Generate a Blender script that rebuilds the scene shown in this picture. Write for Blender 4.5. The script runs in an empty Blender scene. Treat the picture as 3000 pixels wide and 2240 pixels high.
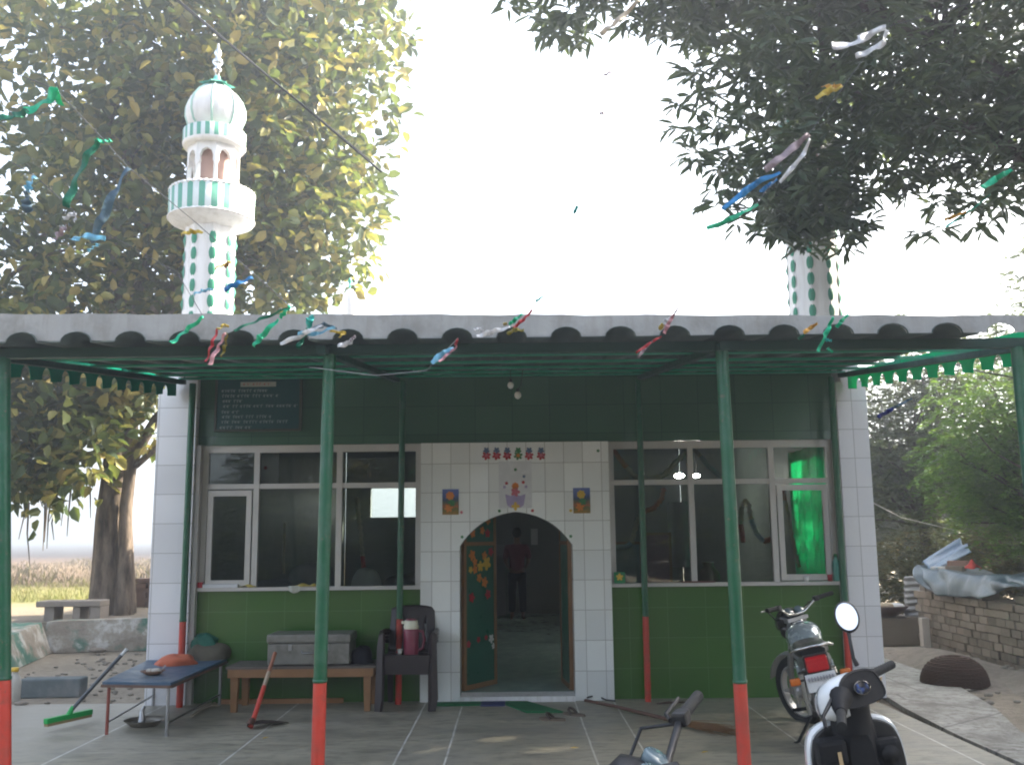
import bpy, bmesh, math, random
import numpy as np
from mathutils import Vector, Matrix, Euler
random.seed(7); rng = np.random.default_rng(11)
R = math.radians; PI = math.pi
SC = bpy.context.scene; COL = SC.collection

# ------------------------------------------------------------------ camera survey (metres; facade plane Y = 10.15)
CH, CF, CT, CR = 1.62, 2850.0, R(9.0), R(0.6)
_F = Vector((0, math.cos(CT), math.sin(CT))); _u = Vector((0, -math.sin(CT), math.cos(CT))); _r = Vector((1, 0, 0))
CRt = _r*math.cos(CR) - _u*math.sin(CR); CUp = _u*math.cos(CR) + _r*math.sin(CR)
def ray(px, py): return _F*CF + CRt*(px-1500) + CUp*(1120-py)
def P(px, py, Y):
    d = ray(px, py); return Vector((0, 0, CH)) + d*(Y/d.y)
def G(px, py, z=0.0):
    d = ray(px, py); return Vector((0, 0, CH)) + d*((z-CH)/d.z)
W = 10.15

# ------------------------------------------------------------------ materials
def lin(c):
    return tuple(((v/255)/12.92 if v/255 <= .04045 else ((v/255+.055)/1.055)**2.4) for v in c)
class N:
    def __init__(s, name):
        s.m = bpy.data.materials.new(name); s.m.use_nodes = True; s.t = s.m.node_tree; s.t.nodes.clear()
        s.out = s.t.nodes.new('ShaderNodeOutputMaterial')
    def n(s, typ, **kw):
        nd = s.t.nodes.new('ShaderNode'+typ)
        for k, v in kw.items():
            if k.startswith('i_'):
                nd.inputs[k[2:].replace('_', ' ')].default_value = v
            else: setattr(nd, k, v)
        return nd
    def l(s, a, b): s.t.links.new(a, b)
    def coord(s, kind='Object', scale=(1, 1, 1)):
        tc = s.n('TexCoord'); mp = s.n('Mapping'); mp.inputs['Scale'].default_value = scale
        s.l(tc.outputs[kind], mp.inputs[0]); return mp.outputs[0]
    def noise(s, vec, scale, detail=4, rough=.55):
        nd = s.n('TexNoise'); nd.inputs['Scale'].default_value = scale; nd.inputs['Detail'].default_value = detail
        nd.inputs['Roughness'].default_value = rough
        if vec is not None: s.l(vec, nd.inputs['Vector'])
        return nd.outputs['Fac']
    def ramp(s, fac, stops, interp='LINEAR'):
        r = s.n('ValToRGB'); cr = r.color_ramp; cr.interpolation = interp
        while len(cr.elements) < len(stops): cr.elements.new(.5)
        for e, (p, c) in zip(cr.elements, stops):
            e.position = p; e.color = (c[0], c[1], c[2], 1) if not isinstance(c, (int, float)) else (c, c, c, 1)
        s.l(fac, r.inputs[0]); return r.outputs[0]
    def mix(s, f, a, b, typ='MIX'):
        m = s.n('MixRGB', blend_type=typ)
        for i, v in ((0, f), (1, a), (2, b)):
            if isinstance(v, (int, float)): m.inputs[i].default_value = v
            elif isinstance(v, tuple): m.inputs[i].default_value = (*v, 1)
            else: s.l(v, m.inputs[i])
        return m.outputs[0]
    def math(s, op, a, b=0.0):
        m = s.n('Math', operation=op)
        for i, v in ((0, a), (1, b)):
            if isinstance(v, (int, float)): m.inputs[i].default_value = v
            else: s.l(v, m.inputs[i])
        return m.outputs[0]
    def bump(s, h, strength=.3, dist=.01):
        b = s.n('Bump'); b.inputs['Strength'].default_value = strength; b.inputs['Distance'].default_value = dist
        s.l(h, b.inputs['Height']); return b.outputs[0]
    def prin(s, col, rough=.6, metal=0, nrm=None, spec=.5, **kw):
        p = s.n('BsdfPrincipled'); p.inputs['Metallic'].default_value = metal
        p.inputs['Specular IOR Level'].default_value = spec
        for k, v in (('Base Color', col), ('Roughness', rough)):
            if isinstance(v, tuple): p.inputs[k].default_value = (*v, 1)
            elif isinstance(v, (int, float)): p.inputs[k].default_value = v
            else: s.l(v, p.inputs[k])
        if nrm is not None: s.l(nrm, p.inputs['Normal'])
        for k, v in kw.items(): p.inputs[k.replace('_', ' ')].default_value = v
        s.l(p.outputs[0], s.out.inputs[0]); return p
def sc3(c, k): return tuple(min(1, v*k) for v in c)
def mat(name, col, rough=.6, metal=0, var=.18, scale=5, bump=0, bscale=60, spec=.4, dirt=None, coat=0, chips=None, streak=None):
    m = N(name); v = m.coord()
    c = m.mix(m.noise(v, scale), sc3(col, 1-var), sc3(col, 1+var))
    c = m.mix(m.math('MULTIPLY', m.noise(v, scale*9, 3), var*.8), c, sc3(col, .6))
    if dirt: c = m.mix(m.ramp(m.noise(v, scale*.7+1.3, 6, .65), [(.48, 0), (.7, .75)]), c, dirt)
    if streak: c = m.mix(m.ramp(m.noise(m.coord('Object', (1, 1, .09)), 11, 6, .7), [(.47, 0), (.68, .6)]), c, streak)
    if chips: c = m.mix(m.math('MULTIPLY', m.ramp(m.noise(v, 34, 5, .7), [(.60, 0), (.64, 1)]), m.ramp(m.noise(v, 3.1, 3), [(.42, 0), (.6, 1)])), c, chips)
    rg = m.ramp(m.noise(v, scale*3), [(.3, max(0, rough-.08)), (.7, min(1, rough+.08))])
    nr = m.bump(m.noise(v, bscale), bump) if bump else None
    p = m.prin(c, rg, metal, nr, spec)
    if coat: p.inputs['Coat Weight'].default_value = coat
    return m.m
MT = {}
def tile(name, col, bw, bh, mortar, rough=.18, var=.06, ms=.0035, off=0.0, ox=0.0, oz=0.0):
    m = N(name); tc = m.n('TexCoord'); sp = m.n('SeparateXYZ'); m.l(tc.outputs['Object'], sp.inputs[0])
    cb = m.n('CombineXYZ'); m.l(m.math('ADD', sp.outputs[0], 40*bw+ox), cb.inputs[0]); m.l(m.math('ADD', sp.outputs[2], 40*bh+oz), cb.inputs[1])
    b = m.n('TexBrick', offset=off, squash=1.0); m.l(cb.outputs[0], b.inputs['Vector'])
    for k, v in (('Scale', 1.0), ('Mortar Size', ms), ('Mortar Smooth', .1), ('Bias', 0.0), ('Brick Width', bw), ('Row Height', bh)): b.inputs[k].default_value = v
    b.inputs['Color1'].default_value = (*sc3(col, 1-var), 1); b.inputs['Color2'].default_value = (*sc3(col, 1+var), 1); b.inputs['Mortar'].default_value = (*mortar, 1)
    c = m.mix(m.ramp(m.noise(tc.outputs['Object'], 2.3, 6, .65), [(.4, 0), (.9, .12)]), b.outputs[0], sc3(col, .78))
    ix = m.math('FLOOR', m.math('DIVIDE', m.math('ADD', sp.outputs[0], 40*bw+ox), bw)); iz = m.math('FLOOR', m.math('DIVIDE', m.math('ADD', sp.outputs[2], 40*bh+oz), bh))
    ci = m.n('CombineXYZ'); m.l(ix, ci.inputs[0]); m.l(iz, ci.inputs[1]); wn = m.n('TexWhiteNoise', noise_dimensions='2D'); m.l(ci.outputs[0], wn.inputs['Vector'])
    va = m.n('VectorMath', operation='MULTIPLY_ADD'); m.l(wn.outputs['Color'], va.inputs[0]); va.inputs[1].default_value = (.05, .05, .05); va.inputs[2].default_value = (-.025, -.025, -.025)
    ge = m.n('NewGeometry'); vb = m.n('VectorMath', operation='ADD'); m.l(va.outputs[0], vb.inputs[0]); m.l(ge.outputs['Normal'], vb.inputs[1]); vn = m.n('VectorMath', operation='NORMALIZE'); m.l(vb.outputs[0], vn.inputs[0])
    h = m.math('ADD', m.math('MULTIPLY', b.outputs['Fac'], -1.0), m.math('MULTIPLY', m.noise(tc.outputs['Object'], 6, 2), .22))
    bp = m.n('Bump'); bp.inputs['Strength'].default_value = .25; bp.inputs['Distance'].default_value = .004; m.l(h, bp.inputs['Height']); m.l(vn.outputs[0], bp.inputs['Normal'])
    m.prin(c, m.ramp(m.noise(tc.outputs['Object'], 9), [(.3, rough), (.75, rough+.05)]), 0, bp.outputs[0], .5)
    return m.m
def leafmat(name, stops, rough=.45, trans=.35):
    m = N(name); g = m.n('NewGeometry'); ob = m.coord('Object')
    f = m.math('ADD', m.math('MULTIPLY', g.outputs['Random Per Island'], .72), m.math('MULTIPLY', m.noise(ob, .9, 2), .42))
    c = m.ramp(f, stops)
    d = m.n('BsdfPrincipled'); d.inputs['Roughness'].default_value = rough; d.inputs['Specular IOR Level'].default_value = .4; m.l(c, d.inputs['Base Color'])
    t = m.n('BsdfTranslucent'); m.l(m.mix(.5, c, (.16, .2, .02)), t.inputs[0])
    x = m.n('MixShader'); x.inputs[0].default_value = trans; m.l(d.outputs[0], x.inputs[1]); m.l(t.outputs[0], x.inputs[2]); m.l(x.outputs[0], m.out.inputs[0])
    return m.m
def cloth(name, col, trans=.5):
    m = N(name); v = m.coord(); c = m.mix(m.noise(v, 4), sc3(col, .75), sc3(col, 1.2))
    d = m.n('BsdfDiffuse'); m.l(c, d.inputs[0]); t = m.n('BsdfTranslucent'); m.l(c, t.inputs[0]); x = m.n('MixShader'); x.inputs[0].default_value = trans
    m.l(d.outputs[0], x.inputs[1]); m.l(t.outputs[0], x.inputs[2]); m.l(x.outputs[0], m.out.inputs[0]); return m.m
def foil(name, col):
    m = N(name); v = m.coord(); c = m.mix(m.noise(v, 30), sc3(col, .6), sc3(col, 1.4))
    p = m.prin(c, .32, .35, m.bump(m.noise(v, 60), .5, .01)); t = m.n('BsdfTranslucent'); m.l(c, t.inputs[0]); x = m.n('MixShader'); x.inputs[0].default_value = .35
    m.l(p.outputs[0], x.inputs[1]); m.l(t.outputs[0], x.inputs[2]); m.l(x.outputs[0], m.out.inputs[0]); return m.m
def emis(name, col, s):
    m = N(name); e = m.n('Emission'); e.inputs[0].default_value = (*col, 1); e.inputs[1].default_value = s; m.l(e.outputs[0], m.out.inputs[0]); return m.m
def glassmat(name, tint=(.78, .82, .8), ior=1.62):
    m = N(name); v = m.coord(); fr = m.n('Fresnel'); fr.inputs[0].default_value = ior
    tr = m.n('BsdfTransparent'); tr.inputs[0].default_value = (*tint, 1); gl = m.n('BsdfGlossy'); gl.inputs['Roughness'].default_value = .015
    m.l(m.bump(m.noise(v, 1.6, 1), .05, .02), gl.inputs['Normal'])
    x = m.n('MixShader'); m.l(fr.outputs[0], x.inputs[0]); m.l(tr.outputs[0], x.inputs[1]); m.l(gl.outputs[0], x.inputs[2])
    df = m.n('BsdfDiffuse'); df.inputs[0].default_value = (.45, .43, .4, 1); y = m.n('MixShader'); m.l(m.ramp(m.noise(v, 3, 6), [(.45, .0), (.85, .022)]), y.inputs[0])
    m.l(x.outputs[0], y.inputs[1]); m.l(df.outputs[0], y.inputs[2]); m.l(y.outputs[0], m.out.inputs[0]); return m.m

# ------------------------------------------------------------------ mesh builder
ORI = {}
class MB:
    def __init__(s): s.v = []; s.f = []; s.sm = []
    def add(s, vs, fs, smooth=False):
        o = len(s.v); s.v += [Vector(v) for v in vs]; s.f += [[i+o for i in f] for f in fs]; s.sm += [smooth]*len(fs); return s
    def box(s, x0, x1, y0, y1, z0, z1):
        return s.add([(x0, y0, z0), (x1, y0, z0), (x1, y1, z0), (x0, y1, z0), (x0, y0, z1), (x1, y0, z1), (x1, y1, z1), (x0, y1, z1)],
                     [(0, 3, 2, 1), (4, 5, 6, 7), (0, 1, 5, 4), (1, 2, 6, 5), (2, 3, 7, 6), (3, 0, 4, 7)])
    def obox(s, c, d, rot=None, taper=1.0):
        M = rot if rot is not None else Matrix.Identity(3); c = Vector(c); vs = []
        for z in (-1, 1):
            k = taper if z > 0 else 1
            for x, y in ((-1, -1), (1, -1), (1, 1), (-1, 1)): vs.append(c + M @ Vector((x*d[0]/2*k, y*d[1]/2*k, z*d[2]/2)))
        return s.add(vs, [(0, 3, 2, 1), (4, 5, 6, 7), (0, 1, 5, 4), (1, 2, 6, 5), (2, 3, 7, 6), (3, 0, 4, 7)])
    def bbox(s, c, d, rot=None, b=.01):                              # bevelled box
        bm = bmesh.new(); bmesh.ops.create_cube(bm, size=1)
        for v in bm.verts: v.co = Vector((v.co.x*d[0], v.co.y*d[1], v.co.z*d[2]))
        bmesh.ops.bevel(bm, geom=bm.edges[:], offset=b, segments=2, affect='EDGES', profile=.6)
        M = rot if rot is not None else Matrix.Identity(3); bm.verts.ensure_lookup_table()
        vs = [Vector(c) + M @ v.co for v in bm.verts]; fs = [[v.index for v in f.verts] for f in bm.faces]; bm.free(); return s.add(vs, fs, False)
    def tube(s, pts, r, seg=8, cap=True, smooth=True):
        pts = [Vector(p) for p in pts]; n = len(pts); rs = r if isinstance(r, (list, tuple)) else [r]*n
        vs = []; prev = None
        for i, p in enumerate(pts):
            d = (pts[min(i+1, n-1)] - pts[max(i-1, 0)]).normalized()
            if prev is None: a = d.orthogonal().normalized()
            else:
                a = prev - d*prev.dot(d); a = a.normalized() if a.length > 1e-5 else d.orthogonal().normalized()
            prev = a; b = d.cross(a)
            for k in range(seg):
                t = 2*PI*k/seg; vs.append(p + (a*math.cos(t) + b*math.sin(t))*rs[i])
        fs = [(i*seg+k, i*seg+(k+1) % seg, (i+1)*seg+(k+1) % seg, (i+1)*seg+k) for i in range(n-1) for k in range(seg)]
        s.add(vs, fs, smooth)
        if cap: s.add(vs[:seg], [list(range(seg))[::-1]]); s.add(vs[-seg:], [list(range(seg))])
        return s
    def lathe(s, prof, c=(0, 0, 0), seg=24, rot=None, smooth=True, a0=0, a1=2*PI):
        M = rot if rot is not None else Matrix.Identity(3); c = Vector(c); n = len(prof); vs = []; full = abs(a1-a0-2*PI) < 1e-6; ns = seg if full else seg+1
        for r, z in prof:
            for k in range(ns):
                t = a0+(a1-a0)*k/seg; vs.append(c + M @ Vector((r*math.cos(t), r*math.sin(t), z)))
        fs = []
        for i in range(n-1):
            for k in range(seg):
                k2 = (k+1) % ns; fs.append((i*ns+k, i*ns+k2, (i+1)*ns+k2, (i+1)*ns+k))
        return s.add(vs, fs, smooth)
    def prism(s, poly, a, b, axis='y'):                              # poly (u,w) -> (u, a..b, w)
        n = len(poly)
        def pt(u, w, t): return {'y': (u, t, w), 'x': (t, u, w), 'z': (u, w, t)}[axis]
        vs = [pt(u, w, a) for u, w in poly] + [pt(u, w, b) for u, w in poly]
        return s.add(vs, [list(range(n)), list(range(2*n-1, n-1, -1))] + [(i, i+n, (i+1) % n+n, (i+1) % n) for i in range(n)])
    def grid(s, fn, nu, nv, smooth=True, closed=False):
        vs = [fn(i/nu, j/nv) for j in range(nv+1) for i in range(nu+1)]
        return s.add(vs, [(j*(nu+1)+i, j*(nu+1)+i+1, (j+1)*(nu+1)+i+1, (j+1)*(nu+1)+i) for j in range(nv) for i in range(nu)], smooth)
    def loft(s, secs, seg=16, smooth=True, e=2.5):                   # secs: (x, cy, cz, hw, hh) along x
        vs = []
        for x, cy, cz, hw, hh in secs:
            for k in range(seg):
                t = 2*PI*k/seg; c, d = math.cos(t), math.sin(t)
                vs.append((x, cy+hw*math.copysign(abs(c)**(2/e), c), cz+hh*math.copysign(abs(d)**(2/e), d)))
        n = len(secs)
        s.add(vs, [(i*seg+k, i*seg+(k+1) % seg, (i+1)*seg+(k+1) % seg, (i+1)*seg+k) for i in range(n-1) for k in range(seg)], smooth)
        s.add(vs[:seg], [list(range(seg))[::-1]], smooth); s.add(vs[-seg:], [list(range(seg))], smooth); return s
    def ball(s, c, r, seg=12, rings=8, sq=(1, 1, 1)):
        return s.add(*_ball(Vector(c), r, seg, rings, sq), True)
    def xf(s, M):
        s.v = [M @ v for v in s.v]; return s
    def build(s, name, m, parent=None, solid=0, sub=0, fix=True):
        me = bpy.data.meshes.new(name); o = bpy.data.objects.new(name, me); COL.objects.link(o)
        if parent is None:
            xs = [v.x for v in s.v]; ys = [v.y for v in s.v]; L = Vector(((min(xs)+max(xs))/2, (min(ys)+max(ys))/2, min(v.z for v in s.v))); o.location = L
        else: L = ORI[parent.name]; o.parent = parent
        ORI[o.name] = L
        me.from_pydata([v-L for v in s.v], [], s.f); me.polygons.foreach_set('use_smooth', s.sm); me.materials.append(m)
        if fix:
            bm = bmesh.new(); bm.from_mesh(me); bmesh.ops.recalc_face_normals(bm, faces=bm.faces); bm.to_mesh(me); bm.free()
        if solid: md = o.modifiers.new('thick', 'SOLIDIFY'); md.thickness = solid; md.offset = 0
        if sub: md = o.modifiers.new('sub', 'SUBSURF'); md.levels = md.render_levels = sub
        return o
def _ball(c, r, seg, rings, sq):
    vs = []; fs = []
    for j in range(rings+1):
        ph = PI*j/rings
        for k in range(seg):
            t = 2*PI*k/seg; vs.append(c + Vector((r*sq[0]*math.sin(ph)*math.cos(t), r*sq[1]*math.sin(ph)*math.sin(t), r*sq[2]*math.cos(ph))))
    for j in range(rings):
        for k in range(seg): fs.append((j*seg+k, (j+1)*seg+k, (j+1)*seg+(k+1) % seg, j*seg+(k+1) % seg))
    return vs, fs
def thing(name, label, cat, loc=(0, 0, 0), group=None):
    o = bpy.data.objects.new(name, None); COL.objects.link(o); o.location = loc; o.empty_display_size = .2
    o['label'] = label; o['category'] = cat
    if group: o['group'] = group
    ORI[o.name] = Vector(loc); return o
def tag(o, label, cat, group=None):
    o['label'] = label; o['category'] = cat
    if group: o['group'] = group
    return o
def struct(o, kind='structure'): o['kind'] = kind; return o
def copytree(o, parent=None):
    c = o.copy(); COL.objects.link(c)
    if parent is not None: c.parent = parent
    for ch in list(o.children): copytree(ch, c)
    return c
def rotz(a): return Matrix.Rotation(a, 3, 'Z')
def roty(a): return Matrix.Rotation(a, 3, 'Y')
def rotx(a): return Matrix.Rotation(a, 3, 'X')
def align(d):                                                        # matrix whose z axis is d
    return Vector(d).normalized().to_track_quat('Z', 'Y').to_matrix()
def lerp(a, b, t): return a+(b-a)*t
def h2(x, y): return math.sin(x*12.9+y*78.2)*.5+math.sin(x*3.7-y*5.1)*.5
# ------------------------------------------------------------------ material library
MT['white_tile'] = tile('white_tile', (.75, .77, .755), .1945, .298, (.42, .42, .40), .10, .08, oz=.012, ox=.058)
MT['pillar_tile'] = tile('pillar_tile', (.72, .72, .74), .6, .298, (.42, .42, .42), .2, .05, ms=.004, ox=.07)
MT['green_tile'] = tile('green_tile', (.050, .128, .026), .390, .298, (.085, .185, .065), .22, .05, ms=.003)
MT['dark_green_tile'] = tile('dark_green_tile', (.058, .128, .082), .390, .298, (.03, .07, .045), .17, .08, ms=.003)
MT['alum'] = mat('aluminium', (.50, .485, .46), .4, .15, .08, 6)
MT['glass'] = glassmat('glass')
MT['plaster'] = mat('plaster', (.50, .50, .52), .8, 0, .15, 2, .15, 40)
MT['roof_cement'] = mat('roof_cement', (.30, .30, .31), .85, 0, .15, 2, .2, 50)
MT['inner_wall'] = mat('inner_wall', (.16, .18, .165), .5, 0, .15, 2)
MT['inner_floor'] = mat('inner_floor', (.36, .52, .47), .16, 0, .22, 2.5)
MT['post_green'] = mat('post_green', (.003, .088, .036), .38, 0, .18, 8, .05, 60, .5, dirt=(.05, .12, .085), chips=(.13, .10, .07), streak=(.02, .10, .065))
MT['post_red'] = mat('post_red', (.52, .045, .026), .42, 0, .15, 8, .05, 60, .5, dirt=(.30, .06, .04), chips=(.10, .07, .055), streak=(.30, .05, .035))
MT['steel_green'] = mat('steel_green', (.016, .27, .16), .45, 0, .2, 8)
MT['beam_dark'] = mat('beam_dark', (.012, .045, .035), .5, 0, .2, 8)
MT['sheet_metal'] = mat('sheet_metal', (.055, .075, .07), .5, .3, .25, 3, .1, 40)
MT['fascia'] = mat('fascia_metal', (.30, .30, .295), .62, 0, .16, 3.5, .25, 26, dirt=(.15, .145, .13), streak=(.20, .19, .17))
MT['green_cloth'] = cloth('green_cloth', (.015, .56, .30), .66)
MT['white_paint'] = mat('white_paint', (.76, .75, .75), .6, 0, .06, 3, .1, 30, streak=(.50, .48, .45))
MT['mint'] = mat('mint_paint', (.10, .42, .33), .5, 0, .15, 6)
MT['wood'] = mat('wood', (.26, .135, .06), .6, 0, .3, 7, .2, 30)
MT['tan_wood'] = mat('tan_wood', (.25, .135, .065), .55, 0, .25, 7)
MT['black'] = mat('black_plastic', (.014, .014, .016), .42, 0, .2, 8)
MT['black_gloss'] = mat('black_gloss', (.012, .012, .014), .2, 0, .1, 8, coat=.4)
MT['rubber'] = mat('rubber', (.020, .020, .020), .8, 0, .2, 20, .2, 80)
MT['chrome'] = mat('chrome', (.62, .62, .62), .16, 1, .08, 10)
MT['steel'] = mat('steel', (.34, .34, .35), .35, .9, .15, 10)
MT['oval_green'] = mat('oval_green', (.025, .235, .14), .5, 0, .12, 9)

def stripes(name, ca, cb, n, ph=0.0, th=.0):
    m = N(name); tc = m.n('TexCoord'); sp = m.n('SeparateXYZ'); m.l(tc.outputs['Object'], sp.inputs[0])
    a = m.math('ARCTAN2', sp.outputs[1], sp.outputs[0]); w = m.math('SINE', m.math('ADD', m.math('MULTIPLY', a, float(n)), ph))
    f = m.ramp(m.math('MULTIPLY_ADD', w, .5), [(.49, 0), (.52, 1)]) if False else m.math('GREATER_THAN', w, th)
    nz = m.noise(tc.outputs['Object'], 14, 4); c = m.mix(f, ca, cb); c = m.mix(m.math('MULTIPLY', nz, .35), c, sc3(cb, .6)); m.prin(c, .55); return m.m
MT['stripe'] = stripes('striped_paint', (.030, .27, .17), (.62, .66, .64), 22)

# ------------------------------------------------------------------ ground, field, patio, path
def dirtmat(name, a, b, c):
    m = N(name); v = m.coord(); n1 = m.noise(v, .8, 6, .65); n2 = m.noise(v, 9, 6, .7)
    col = m.mix(m.ramp(n1, [(.35, 0), (.65, 1)]), a, b); col = m.mix(m.ramp(n2, [(.42, 0), (.75, .8)]), col, c)
    m.prin(col, .92, 0, m.bump(m.math('ADD', n2, m.noise(v, 40, 3)), .55, .03), .2); return m.m
MT['dirt'] = dirtmat('dirt', (.36, .305, .235), (.27, .23, .175), (.16, .133, .10))
MT['mound'] = dirtmat('mound', (.29, .25, .205), (.22, .19, .155), (.13, .11, .09))
struct(MB().add([(-1500, -300, -.04), (1500, -300, -.04), (1500, 2500, -.04), (-1500, 2500, -.04)], [(0, 1, 2, 3)]).build('ground', MT['dirt']))
def fieldmat():
    m = N('field'); g = m.n('NewGeometry'); sp = m.n('SeparateXYZ'); m.l(g.outputs['Position'], sp.inputs[0])
    v = m.n('Mapping'); m.l(g.outputs['Position'], v.inputs[0]); v.inputs['Scale'].default_value = (.35, 1, 1); v = v.outputs[0]
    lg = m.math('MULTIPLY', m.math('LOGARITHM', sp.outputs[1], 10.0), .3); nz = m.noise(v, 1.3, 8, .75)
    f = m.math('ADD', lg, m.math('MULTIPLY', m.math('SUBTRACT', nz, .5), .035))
    c = m.ramp(f, [(.365, (.25, .21, .165)), (.385, (.24, .20, .14)), (.394, (.17, .175, .055)), (.425, (.20, .185, .07)), (.436, (.075, .052, .033)), (.50, (.20, .14, .085)), (.555, (.085, .058, .045)), (.585, (.04, .033, .035)), (.8, (.05, .044, .05)), (.95, (.2, .2, .21))])  # last stop pales the far field as painted haze
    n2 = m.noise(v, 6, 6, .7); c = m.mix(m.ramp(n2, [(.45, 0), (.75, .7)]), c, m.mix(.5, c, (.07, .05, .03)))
    m.prin(c, .95, 0, m.bump(n2, .8, .08), .1); return m.m
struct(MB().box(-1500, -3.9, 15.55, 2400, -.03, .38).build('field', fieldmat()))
# low unlevel dust bank between the patio and the retaining wall
def patiomat():
    m = N('patio'); g = m.n('NewGeometry'); sp = m.n('SeparateXYZ'); m.l(g.outputs['Position'], sp.inputs[0]); v = g.outputs['Position']
    x = m.math('ADD', sp.outputs[0], m.math('MULTIPLY', m.math('SUBTRACT', m.noise(v, 3), .5), .012)); y = sp.outputs[1]
    ln = None
    for xi in (-3.49, -2.165, -.89, -.52, .59, .975, 2.225, 3.3):
        k = m.math('LESS_THAN', m.math('ABSOLUTE', m.math('SUBTRACT', x, xi)), .0075); ln = k if ln is None else m.math('MAXIMUM', ln, k)
    hy = None
    for yi, lo, hi in ((8.1, .59, 2.23), (6.95, -.52, .6), (7.2, -2.16, -.52), (8.9, 2.22, 3.6), (6.7, .97, 3.6), (9.2, -.5, .6), (7.9, -3.5, -2.16)):
        k = m.math('LESS_THAN', m.math('ABSOLUTE', m.math('SUBTRACT', y, yi)), .006)
        k = m.math('MULTIPLY', k, m.math('MULTIPLY', m.math('GREATER_THAN', x, lo), m.math('LESS_THAN', x, hi))); hy = k if hy is None else m.math('MAXIMUM', hy, k)
    ln = m.math('MAXIMUM', ln, m.math('MULTIPLY', hy, .55))
    ln = m.math('MULTIPLY', ln, m.ramp(m.noise(v, 5, 4), [(.3, .35), (.6, 1)]))
    mp = m.n('Mapping'); m.l(v, mp.inputs[0]); mp.inputs['Scale'].default_value = (.5, 1.25, 1)
    n1 = m.noise(mp.outputs[0], 2.2, 8, .68); n2 = m.noise(mp.outputs[0], 11, 6, .7)
    c = m.ramp(n1, [(.3, (.17, .16, .125)), (.46, (.33, .30, .23)), (.7, (.42, .38, .29))])
    c = m.mix(m.ramp(n2, [(.47, 0), (.68, .75)]), c, (.11, .107, .09)); c = m.mix(m.ramp(m.noise(v, .9, 4), [(.5, 0), (.72, .55)]), c, (.28, .26, .225))
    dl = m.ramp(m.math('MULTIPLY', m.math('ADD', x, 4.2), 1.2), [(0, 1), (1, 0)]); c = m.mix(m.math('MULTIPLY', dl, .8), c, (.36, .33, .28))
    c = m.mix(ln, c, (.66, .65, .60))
    m.prin(c, m.ramp(n1, [(.3, .34), (.7, .62)]), 0, m.bump(n2, .12, .01), .4); return m.m
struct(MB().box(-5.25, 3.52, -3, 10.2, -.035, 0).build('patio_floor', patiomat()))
def concmat():
    m = N('concrete_path'); v = m.coord(); n1 = m.noise(v, 1.6, 7, .66); n2 = m.noise(v, 14, 6, .7); vo = m.n('TexVoronoi', feature='DISTANCE_TO_EDGE'); vo.inputs['Scale'].default_value = .9; m.l(m.mix(.12, v, m.mix(1.0, v, (0, 0, 0))), vo.inputs['Vector'])
    c = m.ramp(n1, [(.36, (.20, .185, .155)), (.5, (.36, .345, .305)), (.66, (.48, .465, .42))]); c = m.mix(m.ramp(n2, [(.46, 0), (.66, .8)]), c, (.16, .14, .115))
    c = m.mix(m.ramp(vo.outputs[0], [(.0, .8), (.012, 0)]), c, (.10, .09, .08)); m.prin(c, .85, 0, m.bump(n2, .5, .02), .3); return m.m
cp = [(3.74, 10.4), (3.62, 9.4), (3.55, 8.2), (3.56, 7), (3.56, 2), (3.95, 2), (4.02, 5), (4.12, 8.3), (4.45, 9.4), (4.74, 10.9), (4.88, 12), (4.82, 13.3), (4.6, 14.2), (3.75, 14.4)]
struct(MB().prism(cp, -.035, .012, 'z').build('concrete_path', concmat()))

# ------------------------------------------------------------------ the shrine building
B = thing('shrine_building', 'white and green tiled shrine hall with arched doorway and aluminium windows', 'building', (0, W, 0))
MB().box(-3.285, -.952, 10.15, 10.36, 0, 1.10).build('front_wall', MT['green_tile'], B)['label'] = 'green tiled lower wall left of the door'
MB().box(.99, 3.375, 10.15, 10.36, 0, 1.10).build('front_wall', MT['green_tile'], B)['label'] = 'green tiled lower wall right of the door'
MB().box(-3.285, 3.375, 10.135, 10.36, 2.592, 3.449).build('upper_wall', MT['dark_green_tile'], B)
for x0, x1 in ((-3.69, -3.288), (3.378, 3.69)):
    m_ = MB().box(x0, x1, 10.04, 10.45, 0, 3.18); m_.box(x0+.06, x1-.004 if x0 < 0 else x1-.06, 10.06, 10.44, 3.18, 3.44); m_.build('pillar', MT['pillar_tile'], B)
MB().box(-3.283, -3.235, 10.07, 10.148, 0, 2.59).build('corner_strip', MT['alum'], B)
MB().box(3.325, 3.372, 10.07, 10.148, 0, 2.59).build('corner_strip', MT['alum'], B)
def archcurve(xl, xr, zs, za, n=14):
    pts = []; xm = (xl+xr)/2
    for i in range(2*n+1):
        t = i/n-1; a = abs(t); z = za-(za-zs)*(.34*a*a+.30*a**1.3+.36*a**4); pts.append((xm+t*(xr-xl)/2, z))
    return pts
arch = archcurve(-.552, .602, 1.53, 1.872)
MB().prism([(-.952, 0), (-.552, 0)] + arch + [(.602, 0), (.99, 0), (.99, 2.588), (-.952, 2.588)], 10.075, 10.355, 'y').build('door_surround', MT['white_tile'], B)
MB().box(-.549, .599, 10.03, 10.34, .0, .052).build('threshold', MT['white_paint'], B)
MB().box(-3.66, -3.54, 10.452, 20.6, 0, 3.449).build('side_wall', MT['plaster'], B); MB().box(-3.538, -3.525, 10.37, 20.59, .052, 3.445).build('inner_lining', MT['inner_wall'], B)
def holed(x0, x1, y0, y1, z0, z1): return MB().box(x0, x1, y0, 10.7, z0, z1).box(x0, x1, 12.2, y1, z0, z1).box(x0, x1, 10.7, 12.2, z0, 1.15).box(x0, x1, 10.7, 12.2, 2.62, z1)
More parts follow.
